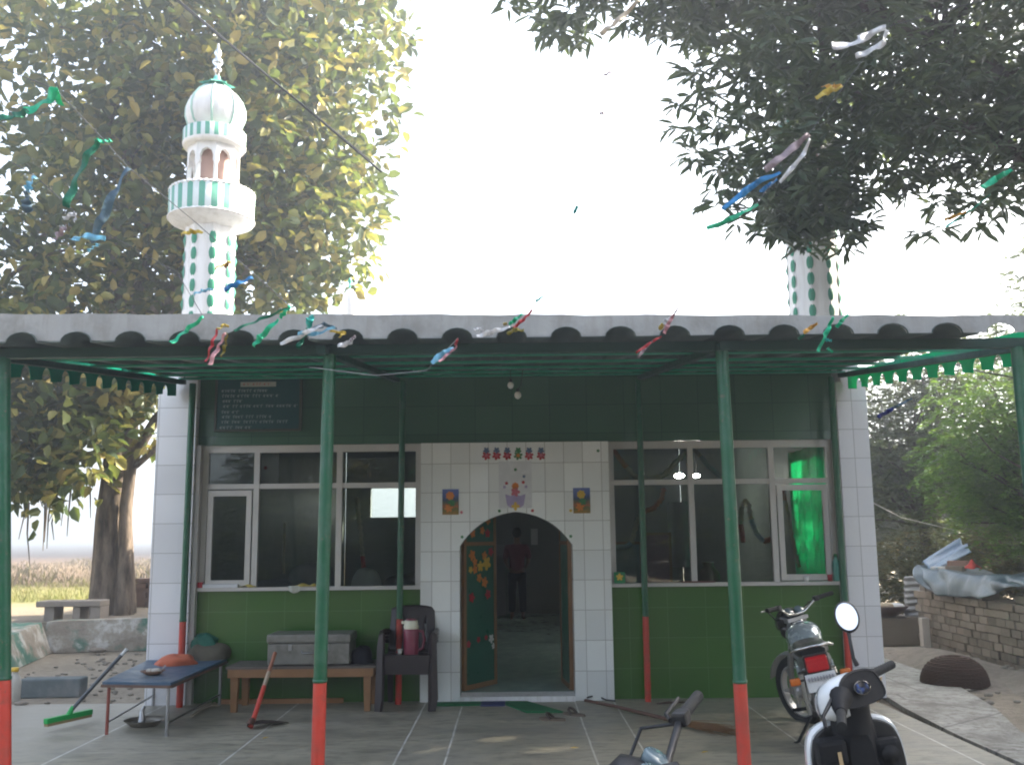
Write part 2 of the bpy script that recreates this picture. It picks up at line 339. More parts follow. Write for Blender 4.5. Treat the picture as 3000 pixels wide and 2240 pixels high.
holed(3.54, 3.66, 10.452, 20.6, 0, 3.449).build('side_wall', MT['plaster'], B); holed(3.525, 3.538, 10.37, 20.59, .052, 3.445).build('inner_lining', MT['inner_wall'], B)
vx0, vx1, vz0, vz1 = -3.0, -1.9, 2.05, 2.66
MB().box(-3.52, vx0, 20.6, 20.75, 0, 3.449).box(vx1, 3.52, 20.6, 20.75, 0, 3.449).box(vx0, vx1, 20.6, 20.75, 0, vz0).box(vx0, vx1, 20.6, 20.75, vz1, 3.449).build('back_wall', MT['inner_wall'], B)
MB().box(-3.69, 3.69, 10.12, 20.8, 3.45, 3.6).box(-3.69, 3.69, 10.12, 10.27, 3.6, 3.72).build('roof', MT['roof_cement'], B)
MB().box(-3.535, 3.535, 10.365, 20.598, 0, .05).build('interior_floor', MT['inner_floor'], B)

def window(x0, x1, mull, sash_l):
    z0, z1, zt = 1.103, 2.59, 2.165; y0, y1 = 10.16, 10.225; xs = [x0]+mull+[x1]
    m_ = MB().box(x0, x1, y0, y1, z1-.075, z1).box(x0, x1, y0-.06, y1, z0, z0+.035)
    zin0, zin1 = z0+.035, z1-.075
    for x in (x0+.03, x1-.03): m_.box(x-.03, x+.03, y0, y1, zin0, zin1)
    for x in mull: m_.box(x-.029, x+.029, y0-.006, y1, zin0, zin1)
    ed = [x0+.06] + [e for x in mull for e in (x-.029, x+.029)] + [x1-.06]
    for i in range(0, len(ed), 2): m_.box(ed[i], ed[i+1], y0+.004, y1, zt-.026, zt+.026)
    fr = m_.build('window', MT['alum'], B)
    g = MB()
    for i in range(0, len(ed), 2):
        g.box(ed[i]-.005, ed[i+1]+.005, y0+.03, y0+.034, zt+.02, zin1+.005)
        sash = (i == 0) if sash_l else (i == len(ed)-2)
        if sash:
            a, b, c, d = ed[i]+.012, ed[i+1]-.012, zin0+.012, zt-.04
            MB().box(a, b, y0-.016, y0+.028, c, c+.06).box(a, b, y0-.016, y0+.028, d-.06, d).box(a, a+.055, y0-.016, y0+.028, c+.06, d-.06).box(b-.055, b, y0-.016, y0+.028, c+.06, d-.06).build('sash', MT['alum'], fr)
            g.box(a+.05, b-.05, y0+.004, y0+.008, c+.05, d-.05)
        else: g.box(ed[i]-.005, ed[i+1]+.005, y0+.03, y0+.034, zin0-.005, zt-.02)
    g.build('pane', MT['glass'], fr); return fr
wx = lambda px, py: P(px, py, W).x
window(-3.236, -.953, [wx(746, 1580), wx(991, 1580)], True)
window(.991, 3.33, [wx(2030, 1550), wx(2270, 1550)], False)

# painted lotus tiles, seated figure tile and the two door leaves belong to the wall itself
FL = {k: mat('paint_'+k, c, .4, 0, .2, 20) for k, c in dict(red=(.42, .03, .04), pink=(.55, .16, .2), orange=(.62, .2, .03), yellow=(.62, .4, .05), slate=(.10, .16, .26), leaf=(.05, .2, .07), white=(.7, .7, .66), violet=(.33, .28, .45)).items()}
def petals(c, r, n, y0, y1, ph=0, inner=.55):
    pts = []
    for i in range(n*6):
        t = 2*PI*i/(n*6)+ph; k = r*(inner+(1-inner)*abs(math.cos(n*(t-ph)/2))); pts.append((c[0]+k*math.cos(t), c[1]+k*math.sin(t)))
    return MB().prism(pts, y0, y1, 'y')
YF = 10.075
for i, px in enumerate((1425, 1455, 1486, 1518, 1550, 1585)):
    p = P(px, 1334, YF); q = P(px, 1320, YF)
    o = petals((p.x, p.z), .048, 6, YF-.004, YF-.0005, .3).build('lotus_motif', FL['red' if i != 3 else 'leaf'], B)
    petals((p.x, p.z+.002), .022, 5, YF-.006, YF-.0042).build('lotus_heart', FL['pink' if i != 3 else 'orange'], o)
    petals((q.x, q.z+.004), .036, 5, YF-.0042, YF-.0006, .9).build('bud_motif', FL['slate' if i != 3 else 'leaf'], o)
p0, p1 = P(1462, 1488, YF), P(1557, 1350, YF)
pt = MB().box(p0.x, p1.x, YF-.003, YF-.0004, p0.z, p1.z).build('picture_tile', mat('picture_tile', (.60, .61, .62), .25, 0, .05, 6), B)
c = P(1510, 1462, YF)
MB().prism([(c.x-.105, c.z+.055), (c.x-.085, c.z-.06), (c.x-.05, c.z-.085), (c.x+.05, c.z-.085), (c.x+.085, c.z-.06), (c.x+.105, c.z+.055), (c.x+.05, c.z+.035), (c.x, c.z+.055), (c.x-.05, c.z+.035)], YF-.006, YF-.0032, 'y').build('painted_bowl', FL['violet'], pt)
petals((c.x, c.z+.075), .05, 5, YF-.009, YF-.0062).build('painted_figure', FL['pink'], pt)
petals((c.x, c.z+.135), .038, 8, YF-.009, YF-.0062, 0, .8).build('painted_halo', FL['orange'], pt)
petals((c.x, c.z-.07), .045, 4, YF-.009, YF-.0062, 0, .4).build('painted_base', FL['yellow'], pt)
for px, py, k in ((1484, 1415, 'red'), (1533, 1412, 'red'), (1478, 1426, 'violet'), (1541, 1425, 'violet'), (1535, 1395, 'slate'), (1510, 1375, 'leaf'), (1560, 1495, 'red'), (1463, 1496, 'leaf'), (1672, 1495, 'yellow'), (1354, 1572, 'leaf'), (1672, 1570, 'leaf'), (1352, 1500, 'pink'), (1752, 1320, 'leaf')):
    q = P(px, py, YF); petals((q.x, q.z), .018, 5, YF-.0075, YF-.0034).build('painted_spot', FL[k], B)
def leafdoor(hx, hy, ang, wd, flip):
    D = MB(); M = Matrix.Translation((hx, hy, .06)) @ Matrix.Rotation(ang, 4, 'Z')
    d = MB().box(.03, wd-.03, -.012, .012, .03, 1.9).xf(M).build('door', mat('door_green', (.028, .115, .075), .35, 0, .2, 4), B)
    MB().box(0, .04, -.02, .02, 0, 1.93).box(wd-.045, wd, -.02, .02, 0, 1.93).box(.04, wd-.045, -.02, .02, 0, .05).box(.04, wd-.045, -.02, .02, 1.47, 1.51).box(.04, wd-.045, -.02, .02, 1.88, 1.93).xf(M).build('door_frame', MT['tan_wood'], d)
    if flip: return
    fl = [(.14, .93, .055, 'red'), (.44, .95, .055, 'red'), (.08, .46, .04, 'red'), (.26, .49, .035, 'red'), (.40, .5, .03, 'red'), (.5, .48, .05, 'white'), (.54, .4, .035, 'white'), (.28, 1.13, .05, 'orange'), (.2, 1.22, .05, 'orange'), (.38, 1.08, .06, 'orange'), (.15, 1.37, .06, 'orange'), (.38, 1.36, .05, 'orange'), (.42, 1.28, .08, 'yellow'), (.3, 1.25, .06, 'yellow'), (.12, 1.22, .04, 'yellow'), (.2, 1.3, .045, 'orange'), (.5, 1.4, .05, 'red'), (.16, 1.6, .05, 'orange'), (.34, 1.63, .045, 'orange'), (.3, 1.72, .04, 'orange'), (.16, 1.68, .05, 'yellow'), (.45, 1.74, .05, 'orange'), (.44, 1.6, .05, 'red')]
    for i, (u, z, r, k) in enumerate(fl):
        petals((u, z), r, 5, -.0155, -.0122, i*.7).xf(M).build('flower_painting', FL[k], d)
leafdoor(-.535, 10.37, R(57), .60, False)
leafdoor(.585, 10.37, R(96), .60, True)

# ------------------------------------------------------------------ awning
zs = lambda y: 2.83+.113*(y-5.9)
A = thing('awning', 'grey corrugated sheet awning on green and red pipe posts in front of the shrine', 'awning', (0, 5.4, 0))
prof = []
k0 = -2.672
for k in range(-5, 21):
    xc = k0+.334*k
    if xc < -3.4 or xc > 3.4: continue
    for a in range(0, 9): t = PI*(1-a/8); prof.append((xc+.094*math.cos(t), .064*math.sin(t)))
m_ = MB(); n = len(prof)
yf = lambda x: 5.84 + max(0, x-2.9)/.53*4.1
m_.add([(x, yf(x), zs(yf(x))+z) for x, z in prof] + [(x, 10.125, zs(10.125)+z) for x, z in prof], [(i, i+1, i+1+n, i+n) for i in range(n-1)], True)
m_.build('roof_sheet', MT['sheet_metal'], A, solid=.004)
# drip flashing along the front edge, notched round every corrugation
top = []; bot = []
for i in range(60):
    x = -3.8+7.6*i/59; top.append((x, 2.972-.0125*x+.0035*math.sin(x*9.1)+.002*math.sin(x*23)))
x = -3.8; pts = [(-3.8, 2.838)]
for k in range(-4, 20):
    xc = k0+.334*k
    if xc < -3.7 or xc > 3.7: continue
    for a in range(0, 11): t = PI*(1-a/10); pts.append((xc+.089*math.cos(t), 2.832-.0015*xc+.058*math.sin(t)))
pts.append((3.8, 2.827))
m_ = MB().prism(pts+top[::-1], 5.855, 5.861, 'y')
m_.v = [Vector((v.x, v.y + (v.z-2.84)*.06, v.z)) for v in m_.v]
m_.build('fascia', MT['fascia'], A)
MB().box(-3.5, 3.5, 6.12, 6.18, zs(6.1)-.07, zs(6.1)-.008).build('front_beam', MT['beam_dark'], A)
for y in (6.5, 7.05, 7.85, 8.6, 9.3, 9.95): MB().box(-3.45, 3.45, y-.02, y+.02, zs(y)-.026, zs(y)-.008).build('purlin', MT['steel_green'], A)
for x in (-3.42, -1.2, 1.34, 3.42):
    m_ = MB(); ya, yb = 6.0, 10.0
    m_.add([(x+s*.03, y, zs(y)-.03-d) for y in (ya, yb) for s in (-1, 1) for d in (.045, 0)], [(0, 1, 3, 2), (4, 6, 7, 5), (0, 4, 5, 1), (2, 3, 7, 6), (0, 2, 6, 4), (1, 5, 7, 3)]); m_.build('rafter', MT['beam_dark'], A)
for x, y, zr, r, tilt in ((-3.163, 6.15, .80, .040, -.216), (-1.185, 6.15, .765, .041, .03), (1.365, 6.15, .735, .041, -.03), (3.25, 6.15, .74, .040, 0), (-3.30, 9.93, .83, .033, 0), (-1.145, 9.97, .83, .031, .02), (1.31, 9.97, .83, .031, 0), (3.295, 9.93, .83, .033, 0)):
    zt = zs(y)-.07; f = lambda z: (x+tilt*(z/2.7-.5)*.9, y, z)
    o = MB().tube([f(zr), f(1.5), f(zt)], r, 16).build('post', MT['post_green'], A)
    MB().tube([f(.002), f(zr-.001)], r*1.015, 16).build('painted_base', MT['post_red'], o)
    MB().lathe([(r*1.02, .0), (r*1.10, .0), (r*1.10, .02), (r*1.02, .02)], f(zr-.01), 16).build('collar', MT['post_green'], o)
for sx, lab in ((-1, 'green scalloped shade cloth, coloured dark as unlit, along the left edge of the awning'), (1, 'bright green scalloped shade cloth along the right edge of the awning')):
    S = thing('shade_cloth', lab, 'shade cloth', (sx*3.5, 7.7, 2.9), 'shade cloths on the awning sides')
    zr = lambda y: 3.25-.103*(10-y)
    ys = np.arange(6.1, 9.75, .31)
    outline = [(6.0, zr(6.0)+.085), (9.98, zr(9.98)+.03), (9.98, zr(9.98)-.15)]
    for yk in ys[::-1]:
        zz = zr(yk+.155)-.155
        for a in range(0, 9): t = PI*a/8; outline.append((yk+.155+.068*math.cos(t), zz+.10*math.sin(t)**.8))
    outline.append((6.0, zr(6.0)-.155))
    bm = MB(); n = len(outline)
    bm.prism([(u, w) for u, w in outline], sx*3.485, sx*3.488, 'x'); bm.build('cloth', MT['green_cloth'] if sx > 0 else cloth('unlit_green_cloth', (.008, .20, .13), .3), S)  # left cloth takes a darker copy of the green, painting it unlit
    rl = MB(); rl.add([(sx*3.475+s*.012, yy, zr(yy)+d) for yy in (5.95, 10.0) for s in (-1, 1) for d in (-.016, .016)], [(0, 1, 3, 2), (4, 6, 7, 5), (0, 4, 5, 1), (2, 3, 7, 6), (0, 2, 6, 4), (1, 5, 7, 3)]); rl.build('rail', MT['steel_green'], S)
    for yy in (7.2, 8.6):
        MB().box(sx*3.46-.02, sx*3.46+.02, yy-.025, yy+.025, zr(yy)-.015, zr(yy)+.085).build('hanger', MT['steel_green'], S)

# ------------------------------------------------------------------ minarets
def minaret():
    T = thing('minaret', 'white minaret with green ovals, striped balconies and bulb dome at the left of the roof', 'minaret', (0, 0, 3.6), 'twin minarets on the shrine roof')
    z = 3.6
    oc = [(.255, z), (.255, z+1.60)]
    ov = MB().lathe(oc, (0, 0, 0), 8, rotz(R(22.5)), False); n0 = len(ov.f)
    for k in range(8):
        a = 2*PI*k/8+R(22.5); d = Vector((math.cos(a), math.sin(a), 0)); s_ = Vector((-d.y, d.x, 0))
        for i in range(8):
            c = d*.2505 + Vector((0, 0, z+.12+.187*i)); ring = [c + s_*(.036*math.cos(t)) + Vector((0, 0, .082*math.sin(t))) for t in [2*PI*j/14 for j in range(14)]]
            ov.add([c + d*.022] + ring, [(0, j+1, (j+1) % 14+1) for j in range(14)], True)
    sh_ = ov.build('shaft', MT['white_paint'], T); sh_.data.materials.append(MT['oval_green'])
    for pl_ in sh_.data.polygons[n0:]: pl_.material_index = 1
    zb = z+1.58
    MB().lathe([(.22, zb-.0), (.26, zb+.02), (.42, zb+.09), (.43, zb+.13)], (0, 0, 0), 32).build('corbel', MT['white_paint'], T)
    MB().lathe([(.43, zb+.131), (.435, zb+.44), (.39, zb+.44), (.39, zb+.2), (0, zb+.2)], (0, 0, 0), 40).build('balcony', MT['stripe'], T)
    for rr, zz, bt, nm in ((.413, zb+.445, .03, 'top_rim'), (.425, zb+.125, .02, 'base_rim')):
        rim = MB()
        def rf(u, v, rr=rr, zz=zz, bt=bt):
            a = 2*PI*u; k = bt*(.62+.38*abs(math.cos(22*a))); return ((rr+k*math.cos(2*PI*v))*math.cos(a), (rr+k*math.cos(2*PI*v))*math.sin(a), zz+k*math.sin(2*PI*v))
        rim.grid(rf, 176, 8); rim.build(nm, MT['white_paint'], T)
    zc = zb+.2; h = .80; ap = .245; sd = 2*ap*math.tan(PI/8)
    n_ = MB(); fo = [(-.072, 0), (-.072, .22), (-.085, .25), (-.08, .30), (-.058, .325), (-.062, .36), (-.04, .40), (0, .415), (.04, .40), (.062, .36), (.058, .325), (.08, .30), (.085, .25), (.072, .22), (.072, 0)]
    for k in range(8):
        pan = MB().prism([(-sd/2, 0)] + [(u*1.12, w*1.75) for u, w in fo] + [(sd/2, 0), (sd/2, h), (-sd/2, h)], -ap, -ap+.05, 'y')
        pan.xf(Matrix.Translation((0, 0, zc)) @ Matrix.Rotation(2*PI*k/8, 4, 'Z')); n_.add(pan.v, pan.f)
    n_.build('chamber', MT['white_paint'], T)
    MB().lathe([(.17, zc), (.17, zc+h)], (0, 0, 0), 16).build('chamber_core', mat('niche_plaster', (.42, .27, .23), .8), T)
    zd = zc+h
    MB().lathe([(0, zd), (.31, zd), (.325, zd+.03), (.325, zd+.045)], (0, 0, 0), 32).build('eave', MT['white_paint'], T)
    MB().lathe([(.32, zd+.046), (.322, zd+.20), (.29, zd+.20), (.29, zd+.16), (0, zd+.16)], (0, 0, 0), 40).build('upper_balcony', MT['stripe'], T)
    prof = [(.20, zd+.16), (.21, zd+.22), (.27, zd+.29), (.302, zd+.40), (.30, zd+.50), (.27, zd+.60), (.21, zd+.69), (.14, zd+.755), (.085, zd+.80)]
    dome = MB().lathe(prof, (0, 0, 0), 32).build('dome', MT['white_paint'], T)
    rb = MB()
    for k in range(8):
        a = 2*PI*k/8+R(10); rb.tube([((r+.004)*math.cos(a), (r+.004)*math.sin(a), zz) for r, zz in prof[1:]], .013, 5)
    rb.build('rib', mat('pale_rib', (.42, .60, .53), .6, 0, .2, 8), T)
    pc = MB()
    for k in range(8):
        a = 2*PI*k/8; d = Vector((math.cos(a), math.sin(a), 0)); s_ = Vector((-d.y, d.x, 0)); b = Vector((0, 0, zd+.83))
        pc.add([b+d*.02+Vector((0, 0, .04)), b+d*.11+s_*.055-Vector((0, 0, .02)), b+d*.20-Vector((0, 0, .05)), b+d*.11-s_*.055-Vector((0, 0, .02))], [(0, 1, 2, 3)])
    pc.lathe([(.10, zd+.79), (.07, zd+.85), (.035, zd+.88), (.03, zd+.92)], (0, 0, 0), 16)
    pc.build('petal_collar', MT['mint'], T, solid=.008)
    MB().lathe([(.022, zd+.90), (.022, zd+.98), (.045, zd+1.0), (.045, zd+1.02), (.02, zd+1.04), (.055, zd+1.09), (.055, zd+1.12), (.018, zd+1.17), (.04, zd+1.21), (.038, zd+1.24), (.014, zd+1.28), (.012, zd+1.33), (0, zd+1.36)], (0, 0, 0), 16).build('finial', MT['chrome'], T)
    return T
T = minaret(); T.location = (-3.50, 10.95, 3.6); T.scale = (1.12, 1.12, 1)
T2 = copytree(T); T2.location = (3.50, 10.95, 3.6); T2['label'] = 'right minaret with green ovals, its top hidden by dark leaves'
k_ = thing('roof_urn', 'small white rounded urn standing on the roof beside the left minaret', 'urn', (-1.96, 11.5, 3.6))
MB().lathe([(.0, 3.6), (.075, 3.6), (.075, 4.2), (.09, 4.26), (.095, 4.4), (.085, 4.52), (.04, 4.6), (.0, 4.62)], (-1.96, 11.5, 0), 16).build('body', MT['white_paint'], k_)
MB().lathe([(.012, 4.62), (.012, 4.68), (.03, 4.71), (.0, 4.76)], (-1.96, 11.5, 0), 10).build('finial', MT['mint'], k_)
# ------------------------------------------------------------------ trees
def leafmesh(name, pos, d, up, L, Wd, m, parent, fold=.25):
    n = len(pos); L = np.broadcast_to(L, (n,))[:, None]; Wd = np.broadcast_to(Wd, (n,))[:, None]
    d = d/np.linalg.norm(d, axis=1, keepdims=True); s = np.cross(d, up); s /= np.linalg.norm(s, axis=1, keepdims=True)+1e-9; nr = np.cross(s, d)
    v = np.empty((n, 6, 3), np.float32)
    v[:, 0] = pos; v[:, 1] = pos+d*L*.33+s*Wd*.5+nr*Wd*fold; v[:, 2] = pos+d*L*.70+s*Wd*.42+nr*Wd*fold*.7
    v[:, 3] = pos+d*L-nr*L*.10; v[:, 4] = pos+d*L*.70-s*Wd*.42+nr*Wd*fold*.7; v[:, 5] = pos+d*L*.33-s*Wd*.5+nr*Wd*fold
    O = np.array(ORI[parent.name]); v = (v.reshape(-1, 3)-O).astype(np.float32)
    q = np.array([[0, 1, 2, 3], [0, 3, 4, 5]]); f = (np.arange(n)[:, None, None]*6+q[None]).reshape(-1, 4)
    me = bpy.data.meshes.new(name); me.vertices.add(len(v)); me.vertices.foreach_set('co', v.ravel())
    me.loops.add(f.size); me.loops.foreach_set('vertex_index', f.ravel().astype(np.int32)); me.polygons.add(len(f))
    me.polygons.foreach_set('loop_start', (np.arange(len(f))*4).astype(np.int32)); me.polygons.foreach_set('loop_total', np.full(len(f), 4, np.int32))
    me.update(calc_edges=True); me.materials.append(m); o = bpy.data.objects.new(name, me); COL.objects.link(o); o.parent = parent; ORI[o.name] = ORI[parent.name]; return o
def unit(n): v = rng.normal(size=(n, 3)); return v/np.linalg.norm(v, axis=1, keepdims=True)
def inell(n, c, r, bias=.45):
    u = unit(n)*(rng.random((n, 1))**bias); return np.array(c)+u*np.array(r)
def clumps(ells, per, rc, K, flat=.7):
    """twig tips in the ellipsoids, each with a rosette of leaves"""
    C = []
    for c, r, w in ells: C.append(inell(int(per*w), c, r))
    C = np.concatenate(C); pos = []; dr = []
    for c in C:
        k = max(3, int(K*rng.uniform(.5, 1.4))); ax = rng.normal(size=3); ax[2] *= flat; u = unit(k); u[:, 2] = u[:, 2]*.8-.12
        pos.append(c+u*rc*rng.uniform(.25, 1, (k, 1))); dr.append(u+rng.normal(size=(k, 3))*.35)
    return C, np.concatenate(pos), np.concatenate(dr)
def limbs(mb, base, tips, r0, r1, wob=.25, n=6, seg=7):
    b = Vector(base)
    for t in tips:
        t = Vector(t); pts = [b.lerp(t, i/n)+Vector(rng.normal(size=3))*wob*math.sin(PI*i/n)*(t-b).length*.12 + Vector((0, 0, (t-b).length*.10*math.sin(PI*i/n))) for i in range(n+1)]
        mb.tube(pts, [r0+(r1-r0)*i/n for i in range(n+1)], seg)
def barkmat(name, a, b):
    m = N(name); v = m.coord('Object', (1, 1, .22)); n1 = m.noise(v, 7, 8, .7); c = m.mix(m.ramp(n1, [(.35, 0), (.62, 1)]), a, b)
    m.prin(c, .9, 0, m.bump(n1, .8, .04), .2); return m.m
BK1 = barkmat('ficus_bark', (.045, .034, .026), (.24, .19, .145)); BK2 = barkmat('dark_bark', (.045, .037, .03), (.12, .10, .08))
LF1 = leafmat('ficus_leaf', [(.0, (.026, .044, .020)), (.35, (.048, .080, .026)), (.56, (.10, .135, .035)), (.74, (.25, .235, .06)), (1, (.50, .37, .11))], .42, .38)
LF2 = leafmat('mango_leaf', [(.0, (.048, .070, .048)), (.5, (.072, .106, .066)), (1, (.115, .155, .075))], .36, .34)
LF3 = leafmat('neem_leaf', [(.0, (.06, .13, .038)), (.5, (.11, .24, .055)), (1, (.21, .36, .07))], .5, .45)
LF4 = leafmat('bush_leaf', [(.0, (.040, .052, .024)), (.5, (.085, .09, .032)), (.85, (.17, .13, .04)), (1, (.27, .15, .05))], .6, .3)

def ficus(loc, label, name, ells, per, K, trunk_pts, trunk_r, seedtips, group=None):
    T = thing(name, label, 'tree', loc, group)
    mb = MB()
    def tf(u, v):
        i = v*(len(trunk_pts)-1); a = int(min(i, len(trunk_pts)-2)); t = i-a; c = Vector(trunk_pts[a]).lerp(Vector(trunk_pts[a+1]), t); r = trunk_r[a]*(1-t)+trunk_r[a+1]*t
        th = 2*PI*u; r *= 1+.13*math.sin(3*th+v*2.2)+.09*math.sin(7*th+1.3*v*4)+.05*math.sin(13*th); return c+Vector((r*math.cos(th), r*math.sin(th), 0))
    mb.grid(tf, 40, 14); topc = trunk_pts[-1]
    limbs(mb, Vector(topc)-Vector((0, 0, .4)), seedtips, trunk_r[-1]*.55, .07)
    C, pos, dr = clumps(ells, per, .42, K)
    for t in seedtips:
        dd = np.linalg.norm(C-np.array(t), axis=1); idx = np.argsort(dd)[:60:4]; limbs(mb, t, [tuple(C[i]) for i in idx], .045, .012, .3, 5, 5)
    mb.build('trunk', BK1, T)
    up = rng.normal(size=pos.shape)*.55; up[:, 2] += 1
    L = rng.uniform(.18, .31, len(pos)); leafmesh('crown', pos, dr, up, L, L*rng.uniform(.5, .66, len(pos)), LF1, T); return T
FT = ficus((-7.0, 17.2, .38), 'large spreading tree with thick grey trunk and yellow-green leaves behind the left minaret', 'ficus_tree',
      [((-6.6, 17.3, 9.6), (3.6, 3.0, 4.2), 2.2), ((-3.9, 16.8, 10.4), (2.1, 2.0, 3.3), .95), ((-9.2, 16.6, 5.2), (2.9, 2.4, 2.6), .9), ((-3.55, 17, 7.3), (1.2, 1.2, 1.6), .30), ((-5.6, 17.5, 6.6), (2.2, 1.6, 1.8), .5), ((-8.3, 15.9, 3.6), (1.9, 1.2, 1.25), .34), ((-6.7, 16.6, 4.1), (1.0, .9, 1.0), .14), ((-7.7, 16.3, 2.7), (1.0, .7, .6), .06)],
      340, 15, [(-7.0, 17.2, .30), (-7.0, 17.2, 1.0), (-7.02, 17.2, 2.0), (-6.95, 17.2, 3.1), (-6.9, 17.2, 3.9)], [.39, .33, .285, .26, .22],
      [(-8.6, 16.9, 6.6), (-5.4, 17.2, 8.2), (-6.9, 17.6, 9.0), (-4.3, 16.9, 9.6), (-9.4, 16.6, 5.0), (-6.3, 16.8, 5.2), (-4.2, 17.0, 7.0), (-7.5, 17, 11)])
# hanging aerial roots and a second pale stem fused to the trunk
mb = MB()
for i in range(16):
    x = -8.9+rng.random()*1.9; y = 16.2+rng.random(); z = 2.2+rng.random()*.8; l = rng.uniform(.5, 1.15); mb.tube([(x, y, z), (x+rng.normal()*.03, y, z-l*.5), (x+rng.normal()*.06, y, z-l)], [.018, .013, .006], 5)
mb.tube([(-6.62, 16.9, .36), (-6.66, 16.92, 1.2), (-6.7, 16.95, 2.2), (-6.62, 16.9, 3.0), (-6.2, 16.8, 3.7), (-5.6, 16.8, 4.4)], [.17, .12, .11, .10, .085, .05], 9)
mb.tube([(-6.55, 16.9, 2.9), (-6.0, 16.7, 3.3), (-5.6, 16.7, 3.7)], [.06, .045, .02], 7)
mb.build('aerial_root', BK1, FT)
# near dark mango tree reaching in from the right
def mango(loc, ells, per, K, group=None):
    T = thing('mango_tree', 'dark backlit tree with long drooping leaves hanging in from the upper right', 'tree', loc)
    mb = MB(); b = Vector(loc)
    mb.tube([b, b+Vector((-.1, 0, 1.2)), b+Vector((-.3, .05, 2.6)), b+Vector((-.7, .1, 3.9)), b+Vector((-1.3, .1, 5.2))], [.30, .24, .21, .18, .13], 14)
    tips = [(4.6, 9.6, 6.8), (3.2, 9.3, 6.2), (6.0, 9.8, 7.6), (5.2, 9.2, 5.6), (2.0, 9.1, 7.4), (7.6, 9.9, 6.2)]
    limbs(mb, b+Vector((-.5, .1, 3.4)), tips, .12, .05)
    C = np.concatenate([inell(int(per*w), c, r, .38) for c, r, w in ells]); pos = []; dr = []
    for c in C:
        k = int(rng.integers(7, 13)); th = rng.random(k)*2*PI; tilt = rng.uniform(-.95, .35, k); u = np.stack([np.cos(th), np.sin(th), tilt], 1); pos.append(c+u*.03+rng.normal(size=(k, 3))*.02); dr.append(u)
    pos = np.concatenate(pos); dr = np.concatenate(dr); up = rng.normal(size=pos.shape)*.35; up[:, 2] += 1
    for t in tips:
        dd = np.linalg.norm(C-np.array(t), axis=1); limbs(mb, t, [tuple(C[i]) for i in np.argsort(dd)[:90:5]], .035, .008, .3, 5, 5)
    mb.build('trunk', BK2, T); L = rng.uniform(.15, .25, len(pos)); leafmesh('crown', pos, dr, up, L, L*rng.uniform(.2, .29, len(pos)), LF2, T, .15); return T
mango((8.4, 9.6, -.04), [((5.4, 9.6, 7.5), (3.6, 1.7, 2.6), 5.2), ((2.9, 9.1, 5.9), (1.25, .9, 1.25), .75), ((1.3, 9.0, 7.3), (1.75, .9, .75), .85), ((5.2, 9.2, 5.65), (1.9, 1.0, 1.05), 1.0), ((2.5, 8.9, 4.95), (.65, .5, .55), .14), ((3.0, 9.2, 4.8), (.55, .5, .5), .32), ((2.9, 9.2, 7.6), (2.2, 1.1, 1.1), 1.2), ((4.1, 9.1, 4.6), (.12, .2, .28), .012)], 330, 9)
def neem(name, loc, label, ells, per, m=None, tr=.12, Lf=(.07, .11), group=None, lean=(0, 0)):
    T = thing(name, label, 'tree' if tr > .03 else 'bush', loc, group); b = Vector(loc); mb = MB()
    zc = np.average([e[0][2] for e in ells]); top = b+Vector((lean[0], lean[1], zc-b.z))
    mb.tube([b, b.lerp(top, .35)+Vector((.05, 0, 0)), b.lerp(top, .7), top], [tr, tr*.8, tr*.65, tr*.4], 10)
    C = np.concatenate([inell(int(per*w), c, r, .5) for c, r, w in ells])
    limbs(mb, b.lerp(top, .5), [tuple(C[i]) for i in rng.choice(len(C), min(34, len(C)), False)], tr*.32, .008, .3, 5, 5); mb.build('trunk', BK2, T)
    pos = []; dr = []
    for c in C:                                                       # a drooping frond of paired leaflets
        th = rng.random()*2*PI; o = np.array([math.cos(th), math.sin(th), rng.uniform(-.5, .25)]); n = 7; s = np.cross(o, [0, 0, 1]); s /= np.linalg.norm(s)
        t = np.linspace(.1, 1, n)[:, None]; ln = rng.uniform(.22, .42); ax = c+o*t*ln-np.array([0, 0, 1])*(t**2)*ln*.35
        for sg in (-1, 1): pos.append(ax); dr.append(np.broadcast_to(o*.7+s*sg, (n, 3))+rng.normal(size=(n, 3))*.18)
    pos = np.concatenate(pos); dr = np.concatenate(dr); up = rng.normal(size=pos.shape)*.3; up[:, 2] += 1; L = rng.uniform(*Lf, len(pos))
    leafmesh('crown', pos, dr, up, L, L*.34, m or LF3, T, .1); return T
neem('neem_tree', (7.25, 12.6, -.04), 'bright green feathery tree with a thin dark trunk behind the brick stack', [((6.7, 13.2, 2.9), (1.15, 1.0, 1.2), 1.0), ((7.6, 13.4, 2.5), (1.3, 1.0, 1.3), .8), ((6.3, 13.4, 2.35), (.7, .7, .7), .4), ((7.0, 13.2, 1.75), (.9, .8, .5), .4)], 560, tr=.085)
LF5 = leafmat('grove_leaf', [(.0, (.030, .048, .024)), (.5, (.055, .085, .035)), (1, (.12, .14, .05))], .5, .4)
neem('grove_tree', (8.1, 19.5, -.04), 'dull dark green tree beside the right pillar, behind the bright feathery tree', [((8.3, 19.5, 4.2), (2.2, 1.6, 1.9), 1.5), ((7.3, 19, 2.8), (1.5, 1.2, 1.3), .8)], 620, LF5, .13, (.10, .17))
neem('grove_tree', (12.5, 22, -.04), 'tall dull green tree at the far right beyond the bright feathery tree', [((12.5, 22, 4.6), (3.2, 2, 2.6), 2), ((10.8, 21, 2.6), (1.8, 1.4, 1.6), .8)], 620, LF5, .16, (.11, .19))
neem('grove_tree', (11.8, 17.5, -.04), 'leafy tree behind the brick stack at the right edge', [((11.8, 17.5, 5.2), (2.8, 2.4, 3), 2.2)], 700, LF5, .2, (.12, .2))
